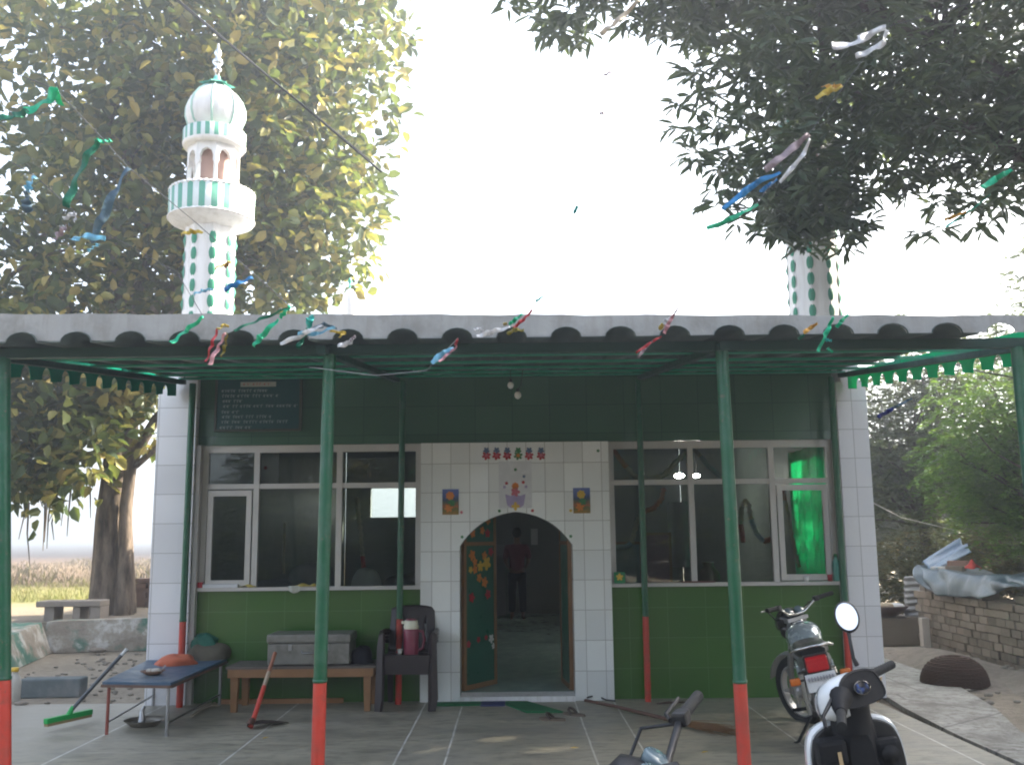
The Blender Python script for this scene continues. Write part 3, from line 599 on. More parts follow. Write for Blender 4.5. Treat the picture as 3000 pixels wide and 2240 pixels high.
for i, (x, y, s, lab) in enumerate(((7.5, 17.6, 1.0, 'brown-green straggly bush just right of the right pillar'), (9.2, 18.0, 1.1, 'rusty green bush behind the leaning grey tarpaulin'), (11.2, 19.0, 1.3, 'brown-green bush at the right edge under the dull tree'), (6.6, 20.5, 1.1, 'brown-green bush half hidden by the right pillar'))):
    neem('bush', (x, y, -.04), lab, [((x, y, .85*s), (1.2*s, .8*s, .95*s), 1)], 800, LF4, .03, (.06, .13), 'bushes behind the yard')

# trees across the lane, behind the photographer (they show in the window panes)
FB = copytree(FT); FB.location = (-6.0, -17, 0); FB.rotation_euler = (0, 0, R(150)); FB['label'] = 'large tree across the lane reflected in the left windows'
FB2 = copytree(FT); FB2.location = (8.5, -19, 0); FB2.rotation_euler = (0, 0, R(40)); FB2['label'] = 'large tree across the lane reflected in the right windows'
GT = bpy.data.objects['grove_tree']
for i, (x, y, a) in enumerate(((-7.5, -11, 40), (-2.5, -13, 130), (3.2, -12, 220), (8.5, -10.5, 300))):
    g = copytree(GT); g.location = (x, y, -.04); g.rotation_euler = (0, 0, R(a)); g.scale = (1.2, 1.2, 1.15); g['label'] = ('leafy tree behind the photographer, farthest left in the pane reflections', 'leafy tree behind the photographer, reflected left of the door', 'leafy tree behind the photographer, reflected right of the door', 'leafy tree behind the photographer, farthest right in the pane reflections')[i]
for i, (x, y, a) in enumerate(((15.0, 6.6, 20), (15.5, 11.4, 110), (14.5, 1.2, 200), (21, 17, 290), (11.8, 7.4, 75))):  # unseen ficus copies added off right to keep sun off patio and scooter
    g = copytree(FT); g.location = (x, y, -.04); g.rotation_euler = (0, 0, R(a)); g.scale = (1, 1, .92 if y > 10 else .95); g['label'] = ('unseen tree added for shade beyond the right edge, level with the parked scooter', 'unseen tree added for shade off to the right of the photographer', 'tall unseen tree added for shade far off to the right of the brick stack', 'smaller unseen tree added for shade just off the right edge behind the scooter', 'spreading unseen tree added for shade nearest the right edge of the picture')[i]
thk = neem('thicket', (14, 30, -.04), 'distant thicket of dull trees closing the view on the right', [((9, 27, 2.2), (3, 1.5, 2.2), 1), ((14, 30, 2.6), (4, 1.5, 2.6), 1.4), ((20, 31, 3), (5, 2, 3), 1.6)], 1500, LF5, .15, (.18, .3)); thk['kind'] = 'stuff'
for i, (x, y_, s) in enumerate(((-9, -9.5, 1.5), (9, -10, 1.6), (0, -12.5, 1.6), (-16, -14, 1.6))):
    g = copytree(thk); g.location = (x, y_, -.04); g.rotation_euler = (0, 0, R(180)); g.scale = (s, 1, .62); g['label'] = ('thicket across the lane mirrored in the left panes', 'thicket across the lane mirrored in the right panes', 'second thicket row across the lane behind the photographer', 'far thicket across the lane at the photographer left')[i]
# ------------------------------------------------------------------ small things on the patio
def bar(mb, p, q, w, d, w2=None, d2=None):
    p = Vector(p); q = Vector(q); M = align(q-p); w2 = w2 or w; d2 = d2 or d; vs = []
    for c, a, b in ((p, w, d), (q, w2, d2)):
        for x, y in ((-1, -1), (1, -1), (1, 1), (-1, 1)): vs.append(c + M @ Vector((x*a/2, y*b/2, 0)))
    return mb.add(vs, [(0, 3, 2, 1), (4, 5, 6, 7), (0, 1, 5, 4), (1, 2, 6, 5), (2, 3, 7, 6), (3, 0, 4, 7)])
CH_M = mat('brown_plastic', (.040, .031, .032), .42, 0, .15, 6)
def chair():
    T = thing('plastic_chair', '', 'chair', (0, 0, 0), 'brown plastic chairs stacked beside the door')
    m_ = MB().grid(lambda u, v: (-.225+.45*u, -.24+.46*v, .40-.018*math.sin(PI*u)*math.sin(PI*v)+.012*math.cos(PI*(v))), 10, 10)
    m_.build('seat', CH_M, T, solid=.012)
    MB().box(-.215, .215, -.252, -.235, .335, .405).build('apron', CH_M, T)
    def bk(u, v):
        w = .235-.02*v; x = -w+2*w*u; z = .41+.435*v - .035*v*(abs(2*u-1)**3); return (x, .20+.11*v-.035*(1-(2*u-1)**2), z)
    m_ = MB(); NU, NV = 26, 16
    g = MB().grid(bk, NU, NV); fs = []
    for j in range(NV):
        for i in range(NU):
            if 3 <= j <= 11 and 3 <= i <= 22 and (i % 4) == 0 and (i//4) % 1 == 0: continue
            fs.append(g.f[j*NU+i])
    m_.add(g.v, fs, True); m_.build('backrest', CH_M, T, solid=.012)
    for s in (-1, 1):
        bar(MB(), (s*.255, -.255, 0), (s*.245, -.235, .61), .065, .045, .05, .035).build('leg', CH_M, T)
        bar(MB(), (s*.225, .29, 0), (s*.215, .215, .43), .05, .05, .05, .03).build('leg', CH_M, T)
        MB().tube([(s*.245, -.25, .605), (s*.262, -.1, .618), (s*.258, .08, .615), (s*.236, .235, .60)], .022, 8).build('armrest', CH_M, T)
    return T
c0 = chair()
for i, lab in enumerate(('lowest brown plastic chair of the stack, its feet on the patio floor', 'second chair from the bottom of the brown plastic stack', 'third chair from the bottom of the brown plastic stack', 'topmost brown plastic chair of the stack, carrying the maroon flask')):
    c = c0 if i == 0 else copytree(c0); c.location = (-1.035+.004*i, 9.83-.018*i, .035*i); c.rotation_euler = (0, 0, R(-2+i*.8)); c['label'] = lab
zt = .40+.105+.008
F_ = thing('flask', 'maroon vacuum flask with cream top and side handle on the stacked chairs', 'flask', (-1.0, 9.66, zt-.008))
MR = mat('maroon', (.23, .045, .075), .35, 0, .1, 6); CR_ = mat('cream', (.68, .66, .52), .4, 0, .05, 6)
c = (-1.0, 9.66, 0); b = zt-.006
MB().lathe([(0, b), (.058, b), (.062, b+.01), (.068, b+.19), (.064, b+.2), (0, b+.2)], c, 24).build('body', MR, F_)
MB().lathe([(.060, b+.2), (.066, b+.215), (.058, b+.25), (.056, b+.265), (0, b+.267)], c, 24).bbox((-1.065, 9.655, b+.25), (.035, .03, .02), None, .004).build('spout_ring', CR_, F_)
MB().lathe([(.045, b+.266), (.045, b+.278), (0, b+.28)], c, 20).build('lid', MR, F_)
MB().tube([(-.945, 9.66, b+.185), (-.9, 9.66, b+.18), (-.885, 9.66, b+.12), (-.9, 9.66, b+.05), (-.94, 9.66, b+.035)], .012, 8).build('handle', MR, F_)
for o_ in list(F_.children): o_.data.transform(Matrix.Diagonal((1.12, 1.12, 1.22, 1)))
F_ = thing('cup', 'small pale steel cup beside the maroon flask on the chairs', 'cup', (-1.105, 9.63, b))
MB().lathe([(0, b), (.018, b), (.024, b+.06), (.021, b+.06), (.016, b+.006), (0, b+.006)], (-1.105, 9.63, 0), 16).build('bowl', mat('pale_steel', (.6, .6, .56), .4, .3), F_)
MB().tube([(-1.125, 9.63, b+.05), (-1.145, 9.63, b+.04), (-1.14, 9.63, b+.02), (-1.124, 9.63, b+.015)], .004, 6).build('handle', MT['steel'], F_)

BT = thing('wooden_table', 'low wooden table with four stout legs carrying a grey tin chest', 'table', (-2.0, 9.75, 0))
zt = .42
for i, (x0, x1) in enumerate(((-2.76, -2.28), (-2.275, -1.80), (-1.795, -1.33))): MB().box(x0, x1, 9.58, 10.09, zt-.022, zt).build('plank', mat('worn_top', (.12, .10, .085), .6, 0, .3, 5), BT)
MB().box(-2.74, -1.35, 9.585, 9.61, zt-.10, zt-.024).box(-2.74, -1.35, 10.05, 10.075, zt-.10, zt-.024).box(-2.74, -2.715, 9.61, 10.05, zt-.10, zt-.024).box(-1.375, -1.35, 9.61, 10.05, zt-.10, zt-.024).build('apron', MT['wood'], BT)
for x in (-2.68, -1.41):
    for y in (9.635, 10.03): bar(MB(), (x, y, 0), (x, y, zt-.024), .055, .055, .075, .07).build('leg', MT['wood'], BT)
TK = thing('tin_chest', 'dented grey tin chest lying on the wooden table', 'chest', (-1.98, 9.83, zt))
tm = mat('tin', (.23, .22, .195), .5, .35, .25, 6, .25, 25, dirt=(.08, .07, .055))
MB().bbox((-1.985, 9.84, zt+.106), (.79, .40, .196), None, .012).build('body', tm, TK)
MB().bbox((-1.985, 9.838, zt+.25), (.81, .42, .085), None, .02).build('lid', tm, TK)
for x in (-2.16, -1.80): MB().bbox((x, 9.633, zt+.17), (.035, .012, .06), None, .003).build('hasp', MT['steel'], TK)
MB().tube([(-2.05, 9.638, zt+.14), (-2.04, 9.61, zt+.12), (-1.93, 9.61, zt+.12), (-1.92, 9.638, zt+.14)], .006, 6).build('handle', MT['steel'], TK)
def lump(name, c, d, m, label, cat, seed, amp=.18, fr=3.0):
    def f(u, v):
        t = 2*PI*u; ph = PI*v*.5; k = 1+amp*(math.sin(fr*t+seed)*math.cos(2.1*ph+seed*1.7)+.5*math.sin(2*fr*t+seed*2.3+4*ph))
        r = math.cos(ph)**.6 if v < 1 else 0.0; return (c[0]+d[0]*k*r*math.cos(t), c[1]+d[1]*k*r*math.sin(t), c[2]+d[2]*math.sin(ph)**.8*(1+.5*amp*math.sin(3*t+seed)))
    o = MB().grid(f, 28, 10).build(name, m); return tag(o, label, cat)
lump('bundle', (-1.49, 9.80, zt), (.105, .11, .16), mat('black_cloth', (.022, .020, .026), .8, 0, .3, 9, .4, 25), 'dark rounded bundle beside the tin chest on the wooden table', 'bundle', 1.3, .1)
tag(MB().box(-2.95, -1.72, 10.085, 10.125, 0, .045).build('wood_plank', mat('plank_wood', (.33, .17, .08), .7, 0, .25, 8)), 'reddish plank lying along the wall under the wooden table', 'plank')

# low metal-legged table with blue top
LT = thing('low_table', 'long low table with worn blue top and thin pipe legs', 'table', (-3.27, 9.3, 0))
quad = [(-3.51, 8.56), (-2.89, 8.46), (-2.90, 10.10), (-3.68, 10.10)]; zt = .44
bl = mat('blue_laminate', (.055, .105, .17), .45, 0, .3, 3.5, .05, 40, dirt=(.17, .18, .18))
MB().prism(quad, zt-.022, zt, 'z').build('tabletop', bl, LT)
fr = MB()
for i in range(4):
    a, b_ = quad[i], quad[(i+1) % 4]; bar(fr, (a[0], a[1], zt-.034), (b_[0], b_[1], zt-.034), .022, .022)
fr.build('edge_frame', mat('rust_steel', (.16, .10, .075), .6, .4, .3, 8), LT)
for (x, y), m_ in zip([(-3.47, 8.61), (-2.93, 8.52), (-2.94, 10.04), (-3.6, 10.04)], ('rust', 'grey', 'grey', 'grey')):
    MB().tube([(x, y, 0), (x, y, zt-.03)], .014, 10).build('leg', MT['steel'] if m_ == 'grey' else mat('rust_paint', (.26, .07, .05), .6), LT)
MB().tube([(-3.47, 8.61, .1), (-3.6, 10.04, .1)], .010, 8).tube([(-2.93, 8.52, .1), (-2.94, 10.04, .1)], .010, 8).build('stretcher', MT['steel'], LT)
def drape(c, d, hgt, m, label, seed):
    def f(u, v):
        t = 2*PI*u; r = v*(1+.16*math.sin(3*t+seed)+.1*math.sin(5*t+2*seed)); z = hgt*(1-r*r*.85)*(.65+.35*math.sin(4*t*.5+seed)*math.cos(3*r+seed))+.006
        return (c[0]+d[0]*r*math.cos(t), c[1]+d[1]*r*math.sin(t), c[2]+max(.004, z))
    return MB().grid(f, 36, 10)
def tp(px, py): return G(px, py, zt)
c = tp(512, 1945)
lump('folded_cloth', (c.x, c.y+.04, zt), (.20, .19, .085), mat('orange_cloth', (.50, .13, .065), .8, 0, .2, 10, .5, 24), 'crumpled orange cloth heaped on the blue low table', 'cloth', .9, .16, 2.0)
c = tp(448, 1975)
D_ = thing('tin_dish', 'small brown dish with food scraps on the blue low table', 'dish', (c.x, c.y, zt))
MB().lathe([(0, zt), (.05, zt), (.11, zt+.035), (.105, zt+.037), (.048, zt+.006), (0, zt+.006)], (c.x, c.y, 0), 24).build('bowl', mat('clay', (.20, .11, .07), .6), D_)
MB().ball((c.x+.03, c.y, zt+.035), .04, 10, 6, (1.2, 1, .6)).ball((c.x-.035, c.y+.02, zt+.033), .03, 10, 6, (1.2, 1, .6)).build('scraps', mat('pale_scrap', (.5, .46, .40), .7), D_)
MB().tube([(c.x+.06, c.y-.01, zt+.03), (c.x+.10, c.y+.03, zt+.075)], .006, 6).build('spoon', MT['steel'], D_)
c = tp(612, 1928)
K_ = thing('sack', 'green and brown knotted cloth sack on the far end of the blue table', 'sack', (c.x, c.y, zt))
o = lump('body', (c.x, c.y, zt), (.22, .17, .15), mat('sack_brown', (.115, .10, .07), .85, 0, .35, 6, .4, 22), 'x', 'y', 2.1, .12)
o2 = lump('knot', (c.x-.05, c.y, zt+.11), (.13, .10, .13), mat('sack_green', (.030, .135, .095), .8, 0, .3, 6, .4, 25), 'x', 'y', 4.2, .2)
for q in (o, o2):
    del q['label']; del q['category']; q.location = q.location - K_.location; q.parent = K_

# broom with green head
S_ = thing('push_broom', 'green headed push broom leaning against the blue low table', 'broom', (-4.0, 8.95, 0))
a, b_ = G(132, 2128, .05), G(266, 2098, .05); dv = (b_-a).normalized(); mid = (a+b_)/2
gm = mat('broom_green', (.012, .36, .075), .4, 0, .1, 8)
Mx = Matrix((dv, Vector((0, 0, 1)).cross(dv), Vector((0, 0, 1)))).transposed()
MB().bbox(mid+Vector((0, 0, .045)), ((b_-a).length, .05, .045), Mx, .008).tube([mid+Vector((0, 0, .06)), mid+Vector((.03, .01, .13))], [.026, .018], 10).build('head', gm, S_)
MB().obox(mid+Vector((0, 0, .012)), ((b_-a).length*.97, .042, .024), Mx).build('bristles', mat('bristle', (.32, .24, .12), .9, 0, .3, 40), S_)
top = P(372, 1900, 9.05); h0 = mid+Vector((.012, .004, .09))
MB().tube([h0, h0.lerp(top, .9)], .017, 10).build('handle', mat('grey_pole', (.085, .09, .10), .45, .2, .2, 8), S_)
MB().tube([h0.lerp(top, .9), top], .0155, 10).build('grip', mat('white_grip', (.62, .62, .6), .5), S_)
# hoe with red handle
S_ = thing('hoe', 'hoe with red and bare wood handle leaning on the wooden table', 'hoe', (-2.3, 8.85, 0))
a = G(735, 2128, .02); b_ = P(806, 1912, 9.575); m1 = a.lerp(b_, .52); m2 = a.lerp(b_, .72)
MB().tube([a, m1], .021, 10).build('painted_handle', mat('hoe_red', (.58, .075, .05), .5, 0, .12, 9), S_)
MB().tube([m1, m2], .0185, 10).build('bare_handle', mat('hoe_pale', (.45, .36, .26), .7), S_)
MB().tube([m2, b_], .018, 10).build('worn_handle', mat('hoe_worn', (.36, .15, .09), .6), S_)
e = G(822, 2112, .01); d_ = (e-a); sd = Vector((-d_.y, d_.x, 0)).normalized()
MB().add([a-sd*.06+Vector((0, 0, .028)), a+sd*.06+Vector((0, 0, .028)), a+d_*.6+sd*.09+Vector((0, 0, .022)), e+sd*.10, e-sd*.10, a+d_*.6-sd*.09+Vector((0, 0, .022))], [(0, 1, 2, 5), (5, 2, 3, 4)]).build('blade', mat('hoe_iron', (.075, .055, .05), .55, .5, .3, 8), S_, solid=.006)
MB().lathe([(.028, -.03), (.032, 0), (.028, .04)], a+Vector((0, 0, .03)), 12, align(b_-a)).build('socket', mat('hoe_rust', (.14, .07, .05), .6, .5), S_)

# bottle and loose bits on the left
c = G(38, 2056)
J = thing('plastic_jug', 'white plastic jug with yellow cap beside the leftmost post', 'jug', c)
MB().lathe([(0, 0), (.06, 0), (.068, .015), (.068, .2), (.055, .25), (.028, .285), (.028, .31), (0, .31)], c, 20).build('body', mat('jug_white', (.46, .44, .39), .5), J)
MB().lathe([(0, .305), (.036, .305), (.036, .345), (0, .347)], c, 16).build('cap', mat('cap_yellow', (.65, .42, .03), .4), J)
ks = mat('kerb_paint', (.13, .15, .15), .85, 0, .3, 4, .4, 20, dirt=(.22, .21, .2))
tag(MB().bbox((-5.02, 10.95, .06), (.66, .22, .2), rotz(R(3)), .02).build('kerb_stone', ks), 'long blue-grey kerb block on the ground beside the white jug', 'kerb stone')
for i, (px, py, s, lab) in enumerate(((62, 2063, .05, 'small grey stone beside the white jug'), (285, 1908, .09, 'dark flat stone on the dirt in front of the painted low wall'))):
    c = G(px, py); tag(MB().ball(c+Vector((0, 0, s*.25)), s, 10, 6, (1.5, 1, .45)).build('stone', MT['mound']), lab, 'stone')

# scraps at the foot of the left pillar
c = G(592, 2052); tag(MB().grid(lambda u, v: (c.x+.07*(u-.5)*2*(1-.4*v), c.y-.02+.03*math.sin(5*u), .005+.06*v*(1-abs(2*u-1))), 8, 5).build('paper_scrap', mat('paper', (.6, .6, .56), .8), solid=.003), 'crumpled white paper at the foot of the green wall near the left pillar', 'paper')
V = thing('metal_vessel', 'dull metal basin with a spout standing under the blue low table', 'basin', (-3.35, 9.05, 0))
MB().lathe([(0, .0), (.11, .0), (.17, .05), (.18, .055), (.10, .012), (0, .012)], (-3.3, 9.0, 0), 24).build('bowl', mat('dull_tin', (.30, .27, .23), .5, .4, .2, 7), V)
MB().tube([(-3.32, 9.0, .03), (-3.33, 9.02, .12), (-3.31, 9.02, .16)], [.035, .02, .015], 8).build('spout', MT['steel'], V)
for i in range(4):
    a = G(560+12*i, 2100-9*i); b_ = G(625+6*i, 2055+5*i)
    tag(MB().tube([a+Vector((0, 0, .012)), a.lerp(b_, .5)+Vector((0, 0, .02)), b_+Vector((0, 0, .012))], [.012, .010, .006], 6).build('stick', mat('stick', (.42, .36, .28), .8)), ('thin bare stick under the blue table, nearest the basin', 'second bare stick from the basin under the blue table', 'third bare stick from the basin under the blue table', 'bare stick nearest the left pillar under the blue table')[i], 'stick', 'sticks under the low table')

# mat, slippers, long broom, hose
Mt = thing('door_mat', 'green mat strip with a blue middle lying along the threshold', 'mat', (-.2, 10.0, 0))
gmat = mat('mat_green', (.018, .15, .055), .95, 0, .25, 20, .5, 120)
MB().box(-.78, -.34, 9.84, 10.02, .0005, .014).build('left_panel', gmat, Mt)
MB().box(-.338, -.10, 9.80, 10.02, .0005, .015).build('middle_panel', mat('mat_blue', (.035, .045, .14), .95, 0, .25, 20, .5, 120), Mt)
MB().prism([(-.098, 10.02), (-.098, 9.86), (.10, 9.42), (.45, 9.40), (.12, 10.01)], .0005, .015, 'z').build('right_panel', gmat, Mt)
def slipper(c, yaw, lab):
    T = thing('slipper', lab, 'slipper', c, 'brown slippers before the door'); M = Matrix.Translation(c) @ Matrix.Rotation(yaw, 4, 'Z')
    pts = [(.045*math.cos(t)*(1+.12*math.sin(t))+0, .125*math.sin(t)) for t in [2*PI*i/20 for i in range(20)]]
    MB().prism(pts, .0, .018, 'z').xf(M).build('sole', mat('slipper_sole', (.16, .12, .09), .8), T)
    MB().tube([(-.045, .0, .012), (-.035, .04, .05), (0, .055, .06), (.035, .04, .05), (.045, .0, .012)], .012, 8).xf(M).build('strap', mat('slipper_strap', (.07, .05, .04), .6), T)
slipper(G(1618, 2108), R(70), 'left of two brown slippers lying before the doorway'); slipper(G(1682, 2094), R(50), 'right of two brown slippers lying before the doorway')
LB = thing('stick_broom', 'long handled twig broom lying on the patio right of the door', 'broom', G(1800, 2080))
a, b_, e = G(1714, 2050, .02), G(1985, 2112, .03), G(2140, 2140, .03)
MB().tube([a, a.lerp(b_, .35)+Vector((0, .012, .006)), a.lerp(b_, .7)+Vector((0, -.008, .004)), b_], [.014, .016, .016, .018], 9).build('handle', mat('bamboo', (.14, .075, .055), .6, 0, .4, 9), LB)
br = MB(); dv = (e-b_)
for i in range(90):
    s = Vector((rng.normal()*.035, rng.normal()*.035, 0)); s2 = Vector((rng.normal()*.075, rng.normal()*.07, abs(rng.normal())*.025))
    p = b_+s*.3; q = b_+dv*rng.uniform(.8, 1.05)+s2; q.z = max(.006, q.z-.02); br.tube([p+Vector((0, 0, .005)), p.lerp(q, .5)+s*.5, q], [.0035, .003, .0015], 4, False)
br.build('bristles', mat('straw', (.22, .12, .055), .9, 0, .4, 30), LB)
MB().tube([b_-dv*.08, b_+dv*.06], [.022, .026], 10).build('binding', mat('binding', (.25, .09, .05), .7), LB)
a, b_ = G(1745, 2040, .012), G(1800, 2048, .012)
tag(MB().tube([P(1720, 2042, 10.02), a+Vector((0, -.1, .03)), (a+b_)/2+Vector((0, -.1, .0)), b_+Vector((0, -.08, 0))], .008, 6).build('wire_bit', MT['black']), 'short dark cable end at the foot of the white doorway tiles', 'cable')
a, b_ = G(1925, 2060, .012), G(2010, 2055, .012)
tag(MB().tube([a, a.lerp(b_, .4)+Vector((0, .03, 0)), b_], [.007, .012, .006], 6).build('stick', mat('dark_stick', (.10, .06, .05), .8)), 'short dark stick on the patio near the right wall', 'stick')
for px, py, r_, lab in ((2065, 2202, 35, 'small yellow leaf on the patio before the red post base'), (1683, 2189, 15, 'small yellow leaf on the patio before the slippers'), (778, 2160, 60, 'tiny yellow leaf on the patio beside the hoe blade')):
    c = G(px, py, .004); M = rotz(R(r_)); tag(MB().add([c+M @ Vector(v) for v in ((-.035, 0, .002), (0, -.012, .006), (.035, 0, .002), (0, .012, .006))], [(0, 1, 2, 3)]).build('fallen_leaf', FL['yellow'], solid=.002), lab, 'leaf')

# notice board: dim lettering that cannot be read in the photo, kept as brush strokes
NB = thing('notice_board', 'dark teal notice board with rows of pale lettering high on the left wall', 'notice board', (-2.5, 10.1, 2.9))
p0, p1 = P(634, 1258, 10.08), P(880, 1090, 10.08)
MB().box(p0.x, p1.x, 10.07, 10.10, p0.z, p1.z).build('panel', mat('board_teal', (.022, .075, .082), .35, 0, .12, 5), NB)
MB().box(p0.x-.022, p0.x-.001, 10.06, 10.105, p0.z-.02, p1.z+.02).box(p1.x+.001, p1.x+.022, 10.06, 10.105, p0.z-.02, p1.z+.02).box(p0.x, p1.x, 10.06, 10.105, p0.z-.022, p0.z-.001).box(p0.x, p1.x, 10.06, 10.105, p1.z+.001, p1.z+.022).build('frame', mat('board_frame', (.07, .075, .06), .5), NB)
def script(x0, x1, z, h, m, y, name='lettering'):
    mb = MB(); x = x0; k = 0
    while x < x1-.01:
        w = min(rng.uniform(.06, .16), x1-x); mb.box(x, x+w, y-.002, y, z+h*.42, z+h*.52); n = max(1, int(w/.028))
        for i in range(n):
            xx = x+.008+i*w/n; mb.box(xx, xx+.006, y-.002, y-.0002, z-h*.5, z+h*.41); t = rng.random()
            if t < .6: mb.tube([(xx-.001, y-.001, z+h*.2), (xx-.012, y-.001, z+h*.1), (xx-.010, y-.001, z-h*.15), (xx, y-.001, z-h*.1)], .0025, 4)
            if t > .7: mb.box(xx+.007, xx+.014, y-.002, y-.0003, z+h*.55, z+h*.75)
        x += w+.022
    return mb.build(name, m, NB)
tx = mat('letter_pale', (.33, .37, .36), .6); zy = lambda py: P(750, py, 10.08).z; xx_ = lambda px: P(px, 1180, 10.08).x
script(xx_(662), xx_(825), zy(1110), .024, mat('letter_rust', (.20, .10, .06), .6), 10.0695)
MB().box(xx_(704), xx_(808), 10.066, 10.0695, zy(1133), zy(1119)).build('title_strip', mat('strip_pale', (.36, .38, .33), .6), NB)
script(xx_(712), xx_(800), zy(1126), .022, mat('letter_red', (.36, .07, .06), .6), 10.0655)
for py, xa, xb in ((1145, 650, 784), (1160, 650, 816), (1175, 654, 716), (1190, 656, 873), (1207, 650, 703), (1221, 654, 796), (1236, 651, 846), (1252, 648, 742)): script(xx_(xa), xx_(xb), zy(py), .026, tx, 10.0695)
for px, k, lab in ((1320, 'l', 'small blue and orange picture of a garden left of the arch'), (1704, 'r', 'small blue and orange picture of a garden right of the arch')):
    p0 = P(px-24, 1507 if k == 'l' else 1503, YF); p1 = P(px+24, 1432 if k == 'l' else 1428, YF)
    m = N('poster_print'); tc = m.n('TexCoord'); sp = m.n('SeparateXYZ'); m.l(tc.outputs['Generated'], sp.inputs[0]); nz = m.noise(tc.outputs['Object'], 26, 5, .7)
    f = m.math('ADD', sp.outputs[2], m.math('MULTIPLY', m.math('SUBTRACT', nz, .5), .55))
    m.prin(m.ramp(f, [(.05, (.30, .17, .03)), (.2, (.12, .14, .04)), (.34, (.36, .12, .05)), (.48, (.08, .11, .06)), (.6, (.04, .06, .12)), (.75, (.08, .12, .30)), (1, (.12, .17, .42))]), .4)
    po = tag(MB().box(p0.x, p1.x, YF-.006, YF-.0005, p0.z, p1.z).build('poster', m.m), lab, 'poster', 'pictures beside the arch')
    xm = (p0.x+p1.x)/2; petals((xm-.005, p0.z+.74*(p1.z-p0.z)), .045, 7, YF-.009, YF-.0063, 0, .8).build('sunflower', FL['orange'] if k == 'l' else FL['yellow'], po)
    petals((xm+.01, p0.z+.45*(p1.z-p0.z)), .04, 5, YF-.009, YF-.0063, .5).build('blossom', FL['leaf'], po); petals((xm-.02, p0.z+.25*(p1.z-p0.z)), .045, 6, YF-.009, YF-.0063, .2).build('blossom', FL['orange'], po)

# things on the window sills
ys = 10.10; zsill = 1.1385
def sillbox(x0, x1, h, m, name, lab, cat, yaw=0, d=.05):
    return tag(MB().bbox(((x0+x1)/2, ys+.03, zsill+h/2), (x1-x0, d, h), rotz(yaw), min(.004, h*.3)).build(name, m), lab, cat)
sillbox(wx(597, 1712), wx(700, 1712), .035, mat('white_roll', (.6, .61, .62), .5), 'paper_roll', 'long white wrapped roll lying on the left window sill', 'roll')
sillbox(wx(582, 1712), wx(596, 1712), .055, FL['red'], 'red_box', 'small red box at the left end of the left window sill', 'box')
for px, lab in ((727, 'crumpled yellow packet on the left window sill beside the white roll'), (885, 'yellow packet at the middle of the left window sill, behind the pale bag'), (918, 'small yellow packet on the left window sill next to the front post')):
    c = P(px, 1712, ys); tag(drape((c.x, ys+.025, zsill), (.085 if px < 900 else .05, .045, 0), .03, None, '', px).build('packet', mat('packet_yellow', (.50, .40, .10), .4, 0, .4, 22), solid=.003), lab, 'packet')
c = P(863, 1712, ys-.02); tag(MB().grid(lambda u, v: (c.x-.06+.12*u, 10.09-.012*math.sin(6*u)-.03*(1-v)*0, zsill+.012-.075*v*(.6+.4*math.sin(PI*u))), 10, 6).build('polythene_bag', mat('poly_pale', (.5, .52, .46), .3, 0, .2, 15), solid=.003), 'pale plastic bag hanging over the edge of the left window sill', 'bag')
sk = thing('sticker', 'square green sticker with a yellow star at the lower left of the right window', 'sticker', (wx(1812, 1695), 10.1, 1.14))
MB().box(wx(1797, 1695), wx(1829, 1695), 10.07, 10.088, 1.142, 1.255).build('card', mat('sticker_green', (.02, .19, .08), .5), sk)
petals((wx(1813, 1695), 1.205), .038, 5, 10.065, 10.0695, R(90), .45).build('star', FL['yellow'], sk)
sillbox(wx(1995, 1705), wx(2095, 1705), .016, mat('dark_rod', (.12, .04, .03), .5), 'rod', 'dark reddish rod lying on the right window sill', 'rod', 0, .025)
def cup(px, r, h, m, lab, name='sill_cup', cat='cup'):
    x = wx(px, 1700); return tag(MB().lathe([(0, zsill), (r*.8, zsill), (r, zsill+h), (r*.85, zsill+h), (r*.7, zsill+.006), (0, zsill+.006)], (x, 10.13, 0), 16).build(name, m), lab, cat)
cup(2361, .028, .05, FL['white'], 'small white cup on the right window sill'); cup(2430, .026, .07, FL['red'], 'small red cup at the right end of the window sill')
x = wx(2449, 1680); bo = thing('plastic_bottle', 'clear green plastic bottle standing at the right end of the window sill', 'bottle', (x, 10.13, zsill))
MB().lathe([(0, zsill), (.033, zsill), (.036, zsill+.02), (.034, zsill+.08), (.037, zsill+.15), (.03, zsill+.2), (.014, zsill+.235), (.014, zsill+.25), (0, zsill+.25)], (x, 10.13, 0), 16).build('body', mat('bottle_green', (.06, .26, .21), .25, 0, .15, 8), bo)
MB().lathe([(0, zsill+.25), (.017, zsill+.25), (.017, zsill+.275), (0, zsill+.276)], (x, 10.13, 0), 12).build('cap', FL['leaf'], bo)
lb = thing('light_bulb', 'bare white bulb hanging on a wire under the awning above the arch', 'bulb', P(1517, 1157, 9.0))
p = P(1517, 1157, 9.0); q = P(1532, 1075, 9.0); q.z = zs(9.0)-.01
MB().tube([p+Vector((0, 0, .05)), p.lerp(q, .4)+Vector((.01, 0, 0)), q], .004, 6).build('wire', MT['black'], lb); MB().ball(p, .032, 14, 10, (1, 1, 1.15)).build('bulb', FL['white'], lb); MB().lathe([(.017, .028), (.017, .06), (0, .062)], p, 12).build('socket', MT['black'], lb)
lb = thing('light_bulb', 'small bare bulb just left of the hanging bulb, close under the awning', 'bulb', P(1496, 1128, 9.2))
p = P(1496, 1128, 9.2); q = Vector((p.x, p.y, zs(9.2)-.01))
MB().tube([p+Vector((0, 0, .05)), q], .004, 6).build('wire', MT['black'], lb); MB().ball(p, .03, 14, 10, (1, 1, 1.15)).build('bulb', FL['white'], lb); MB().lathe([(.016, .026), (.016, .055), (0, .056)], p, 12).build('socket', MT['black'], lb)

